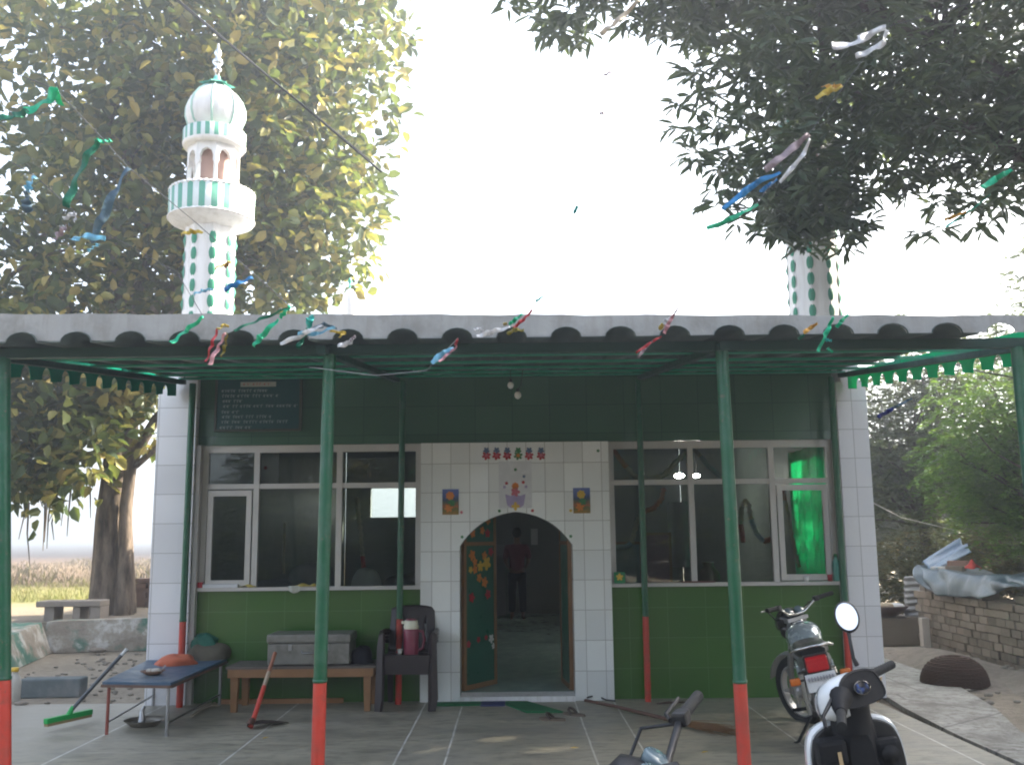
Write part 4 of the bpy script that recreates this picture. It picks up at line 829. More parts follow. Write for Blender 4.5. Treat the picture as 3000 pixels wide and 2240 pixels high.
# ------------------------------------------------------------------ inside the hall, seen through door and panes
TN = {k: mat('tinsel_'+k, c, .7, 0, .4, 40, .8, 60) for k, c in dict(orange=(.55, .16, .05), red=(.5, .06, .05), cream=(.50, .45, .33), blue=(.25, .38, .45)).items()}
def garland(lab, parts, Y, r=.028):
    p = P(*parts[0][1][0], Y); T = thing('garland', lab, 'garland', p, 'tinsel garlands hung in the hall')
    for k, pts in parts:
        q = [P(px, py, Y) for px, py in pts]; mb = MB(); n = 26; pl = []
        for i in range(n+1):
            t = i/n*(len(q)-1); a = min(int(t), len(q)-2); pl.append(q[a].lerp(q[a+1], t-a))
        mb.tube(pl, [r*(1+.25*((i*7) % 3-1)) for i in range(n+1)], 8); mb.build('strand', TN[k], T)
garland('orange and cream garland dipping across the upper left panes of the right window', [('orange', [(1793, 1308), (1812, 1340), (1835, 1368)]), ('cream', [(1835, 1368), (1865, 1398), (1900, 1405), (1945, 1392), (1985, 1350), (2010, 1325)])], 10.8)
garland('cream and blue garland falling behind the middle top pane of the right window', [('cream', [(2035, 1318), (2052, 1336)]), ('blue', [(2052, 1336), (2075, 1365), (2110, 1395)])], 10.8)
garland('orange, cream and blue garland looping low in the left pane of the right window', [('orange', [(1945, 1428), (1938, 1462), (1915, 1488), (1890, 1496)]), ('cream', [(1890, 1496), (1868, 1520), (1855, 1570), (1850, 1590)]), ('blue', [(1850, 1590), (1835, 1600), (1800, 1603)])], 11.0)
garland('cream, red and blue garland over a peg in the middle pane of the right window', [('red', [(2178, 1588), (2170, 1535)]), ('cream', [(2170, 1535), (2172, 1490), (2182, 1466), (2193, 1478), (2200, 1520)]), ('blue', [(2200, 1520), (2215, 1560), (2236, 1585)]), ('orange', [(2236, 1585), (2262, 1578)])], 10.75)
garland('thin orange and cream garland hanging in the hinged sash of the right window', [('orange', [(2294, 1432), (2300, 1465)]), ('cream', [(2300, 1465), (2315, 1540), (2330, 1620), (2342, 1660)])], 10.6, .02)
garland('cream garland with a red tip hanging in the right pane of the left window', [('cream', [(1046, 1455), (1055, 1540), (1062, 1628)]), ('red', [(1062, 1628), (1066, 1665), (1056, 1705)])], 10.7, .024)
garland('thin cream garland of small bells in the middle pane of the left window', [('cream', [(834, 1530), (832, 1600), (830, 1640), (832, 1680)])], 10.8, .016)
tag(MB().grid(lambda u, v: (3.475+.022*math.sin(38*u)+.012*math.sin(15*u+3*v), 10.62+1.62*u, 1.12+1.50*v), 70, 6).build('green_curtain', cloth('curtain_green', (.02, .66, .38), .62), solid=.003), 'bright green curtain glowing behind the right end of the right window', 'curtain')
cd_ = thing('white_card', 'white card with a red dot behind the top middle pane of the left window', 'card', P(792, 1372, 10.3))
a, b_ = P(764, 1422, 10.3), P(818, 1322, 10.3); MB().box(a.x, b_.x, 10.30, 10.304, a.z, b_.z).build('sheet', mat('card_white', (.62, .58, .62), .6), cd_); q = P(778, 1370, 10.3); petals((q.x, q.z), .022, 6, 10.295, 10.2995).build('dot', FL['red'], cd_)
ch = mat('cushion_grey', (.22, .22, .24), .9, 0, .2, 7)
MBs = [('bolster', (-2.55, 10.62, 1.06), (.30, .16, .13), ch, 'flat grey bolster lying inside the left window', 'bolster', .7), ('bolster', (-2.18, 10.66, 1.06), (.26, .18, .30), ch, 'tall grey cushion leaning inside the left window beside the front post', 'cushion', 2.0), ('cloth_bag', (-1.58, 10.6, 1.06), (.16, .12, .24), mat('bag_white', (.62, .62, .62), .6, 0, .1, 9, .3, 20), 'white cloth bag inside the right pane of the left window', 'bag', 3.1), ('bolster', (-1.22, 10.7, 1.06), (.22, .15, .16), ch, 'small grey cushion at the right end inside the left window', 'cushion', 1.1)]
Q = thing('inner_shelf', 'low dark shelf running inside the left window', 'shelf', (-2.1, 10.65, .0))
MB().box(-3.2, -.98, 10.42, 10.95, 1.02, 1.055).build('board', MT['wood'], Q)
for x in (-3.1, -2.1, -1.08): MB().box(x-.03, x+.03, 10.85, 10.91, .051, 1.02).build('leg', MT['wood'], Q)
for a in MBs: lump(a[0], a[1], a[2], a[3], a[4], a[5], a[6], .08, 2.0)
Q = thing('inner_shelf', 'low dark shelf running inside the right window', 'shelf', (2.1, 10.65, .0))
MB().box(1.05, 3.25, 10.6, 11.3, .98, 1.015).build('board', MT['wood'], Q)
for x in (1.12, 2.1, 3.15): MB().box(x-.03, x+.03, 11.2, 11.26, .051, .98).build('leg', MT['wood'], Q)
def pict(x0, x1, z0, z1, y, lab, m):
    T = thing('framed_picture', lab, 'picture', ((x0+x1)/2, y, z0), 'framed pictures in the hall'); MB().box(x0, x1, y, y+.02, z0, z1).build('print', m, T)
    MB().box(x0-.03, x0-.001, y-.01, y+.025, z0-.03, z1+.03).box(x1+.001, x1+.03, y-.01, y+.025, z0-.03, z1+.03).box(x0, x1, y-.01, y+.025, z0-.03, z0-.001).box(x0, x1, y-.01, y+.025, z1+.001, z1+.03).build('frame', MT['wood'], T)
pict(1.12, 1.42, 1.06, 1.52, 11.15, 'pale blue framed picture on the shelf at the left of the right window', mat('print_blue', (.22, .30, .33), .4, 0, .4, 9))
pict(1.50, 1.76, 1.06, 1.62, 11.2, 'framed reddish picture on the shelf behind the thin back post', mat('print_red', (.22, .10, .14), .4, 0, .5, 11))
tag(MB().grid(lambda u, v: (1.80+.34*u, 11.5+.03*math.sin(9*u), 1.25+.75*v), 20, 4).build('hanging_cloth', mat('pale_cloth', (.36, .35, .38), .9), solid=.004), 'pale grey cloth hanging behind the left pane of the right window', 'cloth')
tag(MB().lathe([(0, 1.016), (.09, 1.016), (.13, 1.1), (.12, 1.2), (.05, 1.28), (.07, 1.32), (0, 1.32)], (2.15, 10.95, 0), 20).build('pot', mat('dark_brass', (.12, .09, .05), .35, .6)), 'dark rounded pot on the shelf behind the right window', 'pot')
for px, py, lab in ((1990, 1393, 'glowing white lamp inside the hall, left of the two seen through the right window'), (2040, 1393, 'smaller glowing white lamp inside the hall beside the middle mullion of the right window')):
    p = P(px, py, 14.5); lm = thing('hall_lamp', lab, 'lamp', p, 'lamps inside the hall'); r_ = .06 if px < 2000 else .045
    MB().ball(p, r_, 16, 10, (1.2, 1.2, .6)).build('globe', emis('lamp_glow', (1, .97, .9), 40), lm); MB().tube([p+Vector((0, 0, r_*.62)), (p.x, p.y, 3.449)], .008, 6).build('stem', MT['black'], lm)
cb = thing('cabinet', 'dim pale cabinet standing at the back of the hall left of the person', 'cabinet', (-.35, 20.1, .05)); cm = mat('cabinet', (.20, .20, .21), .6)
MB().box(-.75, -.18, 19.95, 20.5, .06, 1.45).build('carcass', cm, cb); MB().box(-.73, -.20, 19.93, 19.948, .1, 1.41).build('door', cm, cb)
cb = thing('side_altar', 'dark altar table with heaped vessels at the right of the hall', 'altar', (1.4, 17.5, .05))
MB().box(.9, 2.2, 17.2, 18.2, .62, .70).build('top', MT['wood'], cb)
for x in (.97, 2.13):
    for y in (17.28, 18.12): MB().box(x-.04, x+.04, y-.04, y+.04, .051, .62).build('leg', MT['wood'], cb)
for i, (x, y, r, h, lab) in enumerate(((1.02, 17.45, .12, .30, 'dark vessel on the altar nearest the door edge'), (1.3, 17.6, .15, .42, 'tall dark vessel in the middle of the altar'), (1.7, 17.5, .14, .26, 'wide dark vessel at the right end of the altar'))):
    tag(MB().lathe([(0, .70), (r*.6, .70), (r, .70+h*.4), (r*.8, .70+h*.75), (r*.35, .70+h*.9), (r*.45, .70+h), (0, .70+h)], (x, y, 0), 18).build('vessel', mat('dark_vessel', (.06, .055, .05), .4, .3)), lab, 'vessel', 'vessels on the altar')
dy = thing('oil_lamp', 'tiny clay lamp with an orange flame low at the right inside the doorway', 'lamp', P(1660, 1768, 15.0))
p = P(1660, 1768, 15.0); MB().lathe([(0, -.03), (.035, -.03), (.05, .0), (.045, .002), (0, -.018)], p, 14).build('dish', mat('lamp_clay', (.25, .12, .07), .7), dy)
MB().lathe([(0, .0), (.014, .012), (.017, .03), (.010, .055), (0, .075)], p, 10).build('flame', emis('flame', (1, .36, .06), 9), dy)
tag(MB().box(p.x-.10, p.x+.10, p.y-.1, p.y+.1, .051, p.z-.031).build('plinth', mat('plinth', (.07, .06, .05), .7)), 'small dark plinth under the clay lamp', 'plinth')
ns = tag(MB().box(.36, .50, 20.45, 20.47, 1.45, 1.78).build('wall_calendar', mat('calendar', (.5, .5, .5), .6)), 'pale calendar on the back wall right of the person', 'calendar')

# person, back turned, standing at the end of the hall
def skin(name, chain, m, parent, lv=1):
    """chain: list of (parent index, co, radius)"""
    me = bpy.data.meshes.new(name); L = ORI[parent.name]
    me.from_pydata([Vector(c)-L for _, c, _ in chain], [(p, i) for i, (p, _, _) in enumerate(chain) if p is not None], [])
    o = bpy.data.objects.new(name, me); COL.objects.link(o); o.parent = parent; ORI[o.name] = L; me.materials.append(m)
    o.modifiers.new('skin', 'SKIN').use_smooth_shade = True; sv = me.skin_vertices[0].data
    for i, (_, _, r) in enumerate(chain): sv[i].radius = r if isinstance(r, tuple) else (r, r)
    sv[0].use_root = True; s = o.modifiers.new('sub', 'SUBSURF'); s.levels = s.render_levels = lv; return o
PX, PY, PZ = .06, 18.9, .052
PS = thing('person', 'person in a maroon shirt and dark trousers standing with back turned inside the hall', 'person', (PX, PY, PZ))
v = lambda x, y, z: (PX+x, PY+y, PZ+z)
sk_ = mat('skin', (.20, .115, .075), .55, 0, .08, 9)
ch_ = [(None, v(0, 0, .93), (.13, .10)), (0, v(0, 0, 1.12), (.12, .085)), (1, v(0, .0, 1.32), (.15, .095)), (2, v(0, .0, 1.43), (.06, .06)), (3, v(0, .02, 1.52), (.055, .06)), (4, v(0, .03, 1.60), (.078, .095)), (5, v(0, .02, 1.68), (.06, .075))]
for s in (-1, 1):
    b = len(ch_); ch_ += [(2, v(s*.17, 0, 1.36), .055), (b, v(s*.22, .0, 1.10), .043), (b+1, v(s*.16, .20, .98), .032), (b+2, v(s*.14, .26, .96), (.03, .018))]
    for k in range(4): f0 = len(ch_); ch_ += [(b+3, v(s*(.12+.018*k), .31, .965-.004*k), .009), (f0, v(s*(.12+.016*k), .345-.006*abs(k-1), .94), .008)]
    f0 = len(ch_); ch_ += [(b+3, v(s*.105, .28, .95), .010), (f0, v(s*.09, .31, .935), .008)]
    b = len(ch_); ch_ += [(0, v(s*.09, 0, .86), .085), (b, v(s*.10, .0, .48), .055), (b+1, v(s*.105, -.01, .09), .036), (b+2, v(s*.12, .10, .03), (.04, .025))]
skin('body', ch_, sk_, PS)
sh = mat('maroon_shirt', (.15, .035, .055), .85, 0, .2, 6, .3, 14); tr_ = mat('dark_trousers', (.022, .024, .035), .85, 0, .2, 6)
c_ = [(None, v(0, 0, .86), (.165, .125)), (0, v(0, 0, 1.12), (.15, .11)), (1, v(0, .0, 1.33), (.175, .115)), (2, v(0, 0, 1.43), (.075, .07))]
for s in (-1, 1): b = len(c_); c_ += [(2, v(s*.185, 0, 1.36), .075), (b, v(s*.23, .0, 1.13), .066)]
skin('shirt', c_, sh, PS)
c_ = [(None, v(0, 0, .90), (.14, .11))]
for s in (-1, 1): b = len(c_); c_ += [(0, v(s*.09, 0, .82), .098), (b, v(s*.10, .0, .48), .078), (b+1, v(s*.105, -.01, .14), .068)]
skin('trousers', c_, tr_, PS)
MB().ball(v(0, -.005, 1.645), .105, 18, 12, (.88, 1.02, 1.0)).build('hair', mat('black_hair', (.012, .010, .010), .6, 0, .3, 30), PS)
for s in (-1, 1): MB().ball(v(s*.082, .03, 1.60), .022, 8, 6, (.4, .8, 1.3)).build('ear', sk_, PS)
MB().ball(v(0, .115, 1.60), .018, 8, 6, (.8, 1.2, 1.5)).build('nose', sk_, PS)
for s in (-1, 1): MB().ball(v(s*.035, .105, 1.635), .013, 8, 6, (1.3, .6, .8)).build('eye', FL['white'], PS)
MB().ball(v(0, .105, 1.555), .022, 8, 6, (1.2, .5, .35)).build('mouth', mat('lips', (.2, .07, .06), .5), PS)
# ------------------------------------------------------------------ yard on the right
def PX(px, py, x): d = ray(px, py); return Vector((0, 0, CH)) + d*(x/d.x)
bm_ = N('old_brick'); g_ = bm_.n('NewGeometry'); v_ = bm_.coord(); nz_ = bm_.noise(v_, 12, 6, .7)
c_ = bm_.ramp(bm_.math('ADD', bm_.math('MULTIPLY', g_.outputs['Random Per Island'], .6), bm_.math('MULTIPLY', nz_, .4)), [(.1, (.10, .086, .07)), (.4, (.18, .155, .127)), (.7, (.25, .215, .178)), (.95, (.21, .155, .12))])
bm_.prin(bm_.mix(bm_.ramp(nz_, [(.5, 0), (.75, .6)]), c_, (.25, .22, .18)), .92, 0, bm_.bump(nz_, .6, .02), .2); MT['old_brick'] = bm_.m
def bricks(mb, p, q, rows, h=.1, ln=.235, th=.22, z0=-.03, jit=.012):
    p = Vector(p); q = Vector(q); d = (q-p); L_ = d.length; d.normalize(); a = math.atan2(d.y, d.x)
    for r in range(rows):
        x = -(ln/2)*(r % 2)
        while x < L_:
            l = ln*rng.uniform(.94, .99); c = p+d*(x+ln/2)+Vector((rng.normal()*jit*.5, rng.normal()*jit, z0+h*(r+.5)+.004*math.sin(x*3)))
            mb.obox(c, (l, th, h*rng.uniform(.86, .95)), rotz(a+rng.normal()*.012)); x += ln
m_ = MB(); bricks(m_, (6.08, 14.75, 0), (5.98, 9.2, 0), 8); bricks(m_, (6.32, 14.75, 0), (6.22, 9.2, 0), 8); bricks(m_, (6.12, 14.7, 0), (6.03, 12.8, 0), 1, z0=.77); bricks(m_, (6.1, 11.9, 0), (6.05, 10.5, 0), 1, z0=.77)
tag(m_.build('brick_stack', MT['old_brick']), 'long stack of weathered grey-brown bricks along the right side of the yard', 'brick stack')
tarp = mat('tarp', (.060, .095, .118), .4, 0, .25, 4, .8, 7, dirt=(.05, .065, .07))
lo = [PX(a, b, 5.85) for a, b in ((2686, 1694), (2712, 1722), (2748, 1738), (2800, 1748), (2868, 1751), (2925, 1738), (2972, 1724), (3030, 1716))]
hi = [PX(a, b, 6.0) for a, b in ((2694, 1655), (2722, 1662), (2760, 1672), (2810, 1678), (2870, 1680), (2920, 1686), (2970, 1682), (3030, 1680))]
bk = [Vector((6.75, p.y+.1, p.z-.02)) for p in hi]
def cr(pts, t): i = min(int(t*(len(pts)-1)), len(pts)-2); f = t*(len(pts)-1)-i; return pts[i].lerp(pts[i+1], f)
def tf(u, v):
    a, b, c = cr(lo, u), cr(hi, u), cr(bk, u); p = a.lerp(b, v/.5) if v < .5 else b.lerp(c, (v-.5)/.5)
    w = math.sin(17*u+4*v)*.035+math.sin(37*u-7*v)*.010+math.sin(9*u+8*v)*.02; return p+Vector((-abs(w)*1.3-.03*math.sin(PI*min(1, v*2)), 0, w*.5+.006*math.sin(20*v+13*u)))
tg = tag(MB().grid(tf, 60, 22).build('tarpaulin', tarp, solid=.006), 'crumpled grey-blue tarpaulin draped over the top of the brick stack', 'tarpaulin')
sheet = mat('blue_sheet', (.15, .235, .345), .4, 0, .2, 5, .2, 15)
A_, B_, C_, D_ = PX(2700, 1650, 6.02), PX(2812, 1581, 6.9), PX(2846, 1612, 6.85), PX(2745, 1672, 6.04)
tag(MB().grid(lambda u, v: A_.lerp(B_, u).lerp(D_.lerp(C_, u), v)+Vector((0, 0, .035*math.sin(9*v+2*u)+.02*math.sin(21*v))), 20, 12).build('plastic_sheet', sheet, solid=.005), 'pale blue plastic sheet pulled up to a point behind the grey-blue tarpaulin', 'plastic sheet')
for i, (px, py, d, m, lab) in enumerate(((2757, 1668, (.26, .12, .09), mat('white_brick', (.52, .52, .52), .8, 0, .1, 9), 'white-washed brick weighing down the tarpaulin'), (2800, 1668, (.24, .13, .10), MT['old_brick'], 'brown brick lying on the tarpaulin right of the white brick'), (2806, 1650, (.26, .12, .08), mat('pink_brick', (.30, .19, .16), .85, 0, .2, 9), 'pinkish brick set behind the brown brick on the tarpaulin'))):
    c = PX(px, py, 6.12+.12*(i == 2)); tag(MB().bbox(c, d, rotz(R(-62+14*i)), .012).build('brick', m), lab, 'brick')
c = PX(2848, 1655, 6.15); tag(drape((c.x, c.y, c.z-.05), (.10, .10, 0), .13, None, '', 2.2).build('red_cloth', mat('red_rag', (.50, .07, .06), .8), solid=.005), 'bright red rag on top of the tarpaulin', 'cloth')
cs = mat('corrugated_grey', (.30, .30, .30), .6, .2, .2, 5)
A_, B_, C_, D_ = P(2648, 1688, 15.3), P(2692, 1686, 15.25), P(2716, 1812, 14.95), P(2650, 1818, 15.0)
tag(MB().grid(lambda u, v: A_.lerp(B_, u).lerp(D_.lerp(C_, u), v)+Vector((0, -.02*math.sin(2*PI*7*v), .0)), 4, 84).build('corrugated_sheet', cs, solid=.006), 'narrow grey corrugated sheet leaning against the end of the brick stack', 'corrugated sheet')
tag(MB().bbox((5.55, 15.1, .17), (.95, .6, .42), None, .03).build('mud_block', mat('mud_plaster', (.22, .185, .15), .92, 0, .2, 4, .4, 25)), 'brown mud plastered block behind the right pillar carrying a clay basin', 'plinth')
c = Vector((5.55, 14.98, .385)); Q = thing('clay_basin', 'wide shallow brown basin filled with scraps on the mud block', 'basin', c)
MB().lathe([(0, 0), (.17, 0), (.27, .07), (.36, .155), (.35, .16), (.25, .08), (.16, .02), (0, .02)], c, 28).build('bowl', mat('dark_clay', (.075, .045, .04), .5), Q)
for dx, m, s in ((-.14, mat('scrap_blue', (.16, .19, .26), .8), .11), (.02, mat('scrap_tan', (.36, .29, .2), .8), .13), (.18, mat('scrap_white', (.55, .56, .56), .8), .11)): MB().ball(c+Vector((dx, 0, .14)), s, 12, 7, (1.3, 1, .5)).build('scraps', m, Q)
wp = P(2710, 1858, 14.0); tag(MB().bbox((wp.x, 14.0, .23), (.11, .12, .42), None, .012).build('stub_post', mat('stub_white', (.45, .42, .38), .8, 0, .15, 8)), 'short whitish post standing at the corner of the brick stack', 'post')
# woven basket upside down
c = G(2832, 2012); c.y += .28; WB = N('wicker'); v_ = WB.coord(); wv = WB.n('TexWave', wave_type='BANDS', bands_direction='Z'); wv.inputs['Scale'].default_value = 22; wv.inputs['Distortion'].default_value = 2.5; WB.l(v_, wv.inputs['Vector'])
WB.prin(WB.mix(wv.outputs['Fac'], (.035, .02, .015), (.12, .07, .05)), .85, 0, WB.bump(wv.outputs['Fac'], .9, .015), .25)
def bk_(u, v):
    ph = PI/2*v; r = .355*math.cos(ph)**.8*(1+.012*math.sin(2*PI*36*u+(int(v*20) % 2)*PI)) if v < 1 else 0; return (c.x+r*math.cos(2*PI*u)*(1+.03*math.sin(4*PI*u)), c.y+r*math.sin(2*PI*u), .29*math.sin(ph)+.007*math.sin(2*PI*10*v)+.012*math.sin(2*PI*u*2+1)*(1-v))
tag(MB().grid(bk_, 144, 40).build('basket', WB.m), 'brown wicker basket turned upside down on the dirt by the concrete path', 'basket')
def mound(c, d, seed): return MB().grid(lambda u, v: (c[0]+d[0]*(2*u-1), c[1]+d[1]*(2*v-1), -.05+d[2]*max(0, math.sin(PI*u)*math.sin(PI*v))**.8*(1+.25*math.sin(7*u+seed)*math.cos(6*v))), 24, 24)
m_ = mound((5.35, 12.6), (.75, 2.2, .16), 1); q_ = mound((5.7, 10.6), (.55, 1.6, .14), 2); m_.add(q_.v, q_.f, True); q_ = mound((5.0, 13.9), (.6, .6, .10), 3); m_.add(q_.v, q_.f, True)
struct(m_.build('dirt_bank', MT['mound']))
m_ = MB()
for i in range(140):
    x = rng.uniform(4.5, 5.9); y = rng.uniform(7, 13.6); s = rng.uniform(.012, .04); m_.ball((x, y, .0+.1*max(0, 1-abs(x-5.4)/.7)*(y > 10.4)), s, 6, 4, (1.4, 1, .6))
o = struct(m_.build('rubble', mat('rubble', (.27, .24, .2), .9, 0, .3, 5)), 'stuff'); tag(o, 'scattered pebbles and dry litter over the right dirt yard', 'litter')
m_ = MB()
for i in range(170):
    x = rng.uniform(-6.2, -3.6); y = rng.uniform(10.3, 15.0); s = rng.uniform(.01, .03); m_.ball((x, y, -.03), s, 6, 4, (1.5, 1, .6))
o = struct(m_.build('rubble', mat('rubble_l', (.24, .21, .17), .9, 0, .3, 5)), 'stuff'); tag(o, 'scattered pebbles and dry litter over the left dirt strip', 'litter')

# ------------------------------------------------------------------ left yard
rw = N('painted_wall'); v_ = rw.coord(); n1 = rw.noise(v_, 1.1, 6, .65); n2 = rw.noise(v_, 3.1, 6, .7); n3 = rw.noise(v_, 14, 5, .7); sp_ = rw.n('SeparateXYZ'); rw.l(v_, sp_.inputs[0])
c_ = rw.mix(rw.ramp(n2, [(.4, 0), (.6, 1)]), (.25, .21, .165), (.36, .33, .275)); c_ = rw.mix(rw.ramp(n1, [(.47, 0), (.54, .9)]), c_, (.05, .16, .115)); c_ = rw.mix(rw.ramp(n2, [(.53, 0), (.60, .85)]), c_, (.50, .48, .44))
rw.prin(c_, .9, 0, rw.bump(n3, .6, .03), .2); MT['rw'] = rw.m
Q = thing('low_wall', 'low weathered plaster wall with flaking green paint left of the shrine', 'wall', (-5.5, 15.3, 0))
MB().add([(-7.1, 15.05, -.03), (-3.85, 15.42, -.03), (-3.85, 15.56, -.03), (-7.1, 15.5, -.03), (-7.1, 15.15, .42), (-3.85, 15.46, .47), (-3.85, 15.6, .47), (-7.1, 15.55, .42)], [(0, 3, 2, 1), (4, 5, 6, 7), (0, 1, 5, 4), (1, 2, 6, 5), (2, 3, 7, 6), (3, 0, 4, 7)]).build('front_face', MT['rw'], Q)
MB().add([(-6.38, 12.4, -.03), (-6.95, 15.04, -.03), (-9.5, 15.04, -.03), (-9.5, 12.4, -.03), (-6.6, 12.5, .34), (-7.12, 15.02, .42), (-9.5, 15.04, .42), (-9.5, 12.5, .34)], [(0, 3, 2, 1), (4, 5, 6, 7), (0, 1, 5, 4), (1, 2, 6, 5), (2, 3, 7, 6), (3, 0, 4, 7)]).build('wing', MT['rw'], Q)
Q = thing('stone_bench', 'rough stone slab bench on blocks beyond the low painted wall', 'bench', (-7.05, 15.9, .38)); st_ = mat('bench_stone', (.27, .23, .19), .9, 0, .25, 4, .4, 20)
MB().bbox((-7.05, 15.9, .645), (1.0, .42, .09), rotz(R(2)), .015).build('slab', st_, Q)
for x in (-7.35, -6.92, -6.62): MB().bbox((x, 15.9, .49), (.16 if x != -6.92 else .12, .34, .215), None, .012).build('block', st_, Q)
m_ = MB()
for r in range(6): bricks(m_, (-7.2, 19.0, .37), (-6.3, 19.0, .37), 1, .095, .235, .4, z0=.09*r)
tag(m_.build('brick_pile', mat('brown_brick', (.17, .11, .08), .9, 0, .3, 6)), 'squared pile of brown bricks half hidden by the left pillar', 'brick pile')
# tall dry grass along the edge of the field
pos = []; n = 9000; x = rng.uniform(-14, -4.2, n); y = 20.5+rng.random(n)**1.5*12; L = rng.uniform(.04, .16, n)
T = struct(thing('dry_grass', 'dry and green grass along the sunlit field edge', 'grass', (-8, 24, .38)), 'stuff'); d = rng.normal(size=(n, 3))*.35; d[:, 2] = 1
LG = leafmat('grass_blade', [(.0, (.09, .12, .03)), (.45, (.17, .17, .055)), (1, (.24, .19, .09))], .7, .4)
n2 = 14000; x2 = rng.uniform(-26, -5, n2); y2 = 27+rng.random(n2)**1.4*34; L2 = rng.uniform(.07, .30, n2)*(.6+.8*np.clip(np.sin(x2*1.3+y2*.7)+np.sin(y2*.9-x2*.4), 0, 1)); d2 = rng.normal(size=(n2, 3))*.5; d2[:, 2] = 1
T2_ = struct(thing('dry_stubble', 'brown dry stubble and weeds across the field behind the ficus trunk', 'stubble', (-14, 40, .38)), 'stuff')
LG2 = leafmat('stubble_blade', [(.0, (.07, .047, .036)), (.5, (.135, .09, .066)), (1, (.20, .145, .105))], .8, .3)
o = leafmesh('blades', np.stack([x2, y2, np.full(n2, .375)], 1), d2, rng.normal(size=(n2, 3)), L2, L2*.16, LG2, T2_); o['kind'] = 'stuff'
o = leafmesh('blades', np.stack([x, y, np.full(n, .375)], 1), d, rng.normal(size=(n, 3)), L, L*.07, LG, T); o['kind'] = 'stuff'

# ------------------------------------------------------------------ two-wheelers
def wheel(parent, c, r, w, name, alloy, yaw=None):
    M = (yaw or Matrix.Identity(4)) @ Matrix.Translation(c) @ Matrix.Rotation(PI/2, 4, 'X')
    t = MB().lathe([(r-.075, -w*.3), (r-.05, -w*.5), (r-.018, -w*.45), (r, -w*.15), (r, w*.15), (r-.018, w*.45), (r-.05, w*.5), (r-.075, w*.3), (r-.075, -w*.3)], (0, 0, 0), 36).xf(M).build(name, MT['rubber'], parent)
    m_ = MB().lathe([(r-.092, -w*.34), (r-.076, -w*.36), (r-.076, w*.36), (r-.092, w*.34), (r-.092, -w*.34)], (0, 0, 0), 36)
    m_.lathe([(0, -.06), (.055, -.06), (.06, 0), (.055, .06), (0, .06)], (0, 0, 0), 16)
    for k in range(alloy):
        a = 2*PI*k/alloy; m_.obox((math.cos(a)*(r-.08)*.55, math.sin(a)*(r-.08)*.55, 0), ((r-.08)*1.02, .028, .03), rotz(a))
    m_.xf(M).build('rim', MT['silver'], t); return t
MT['silver'] = mat('silver_alloy', (.42, .42, .43), .35, .6, .1, 8)
AMB = mat('amber_lens', (.55, .14, .02), .25, 0, .15, 30); REDL = mat('red_lens', (.46, .012, .018), .22, 0, .2, 40); WPL = mat('plate_white', (.55, .55, .55), .5)
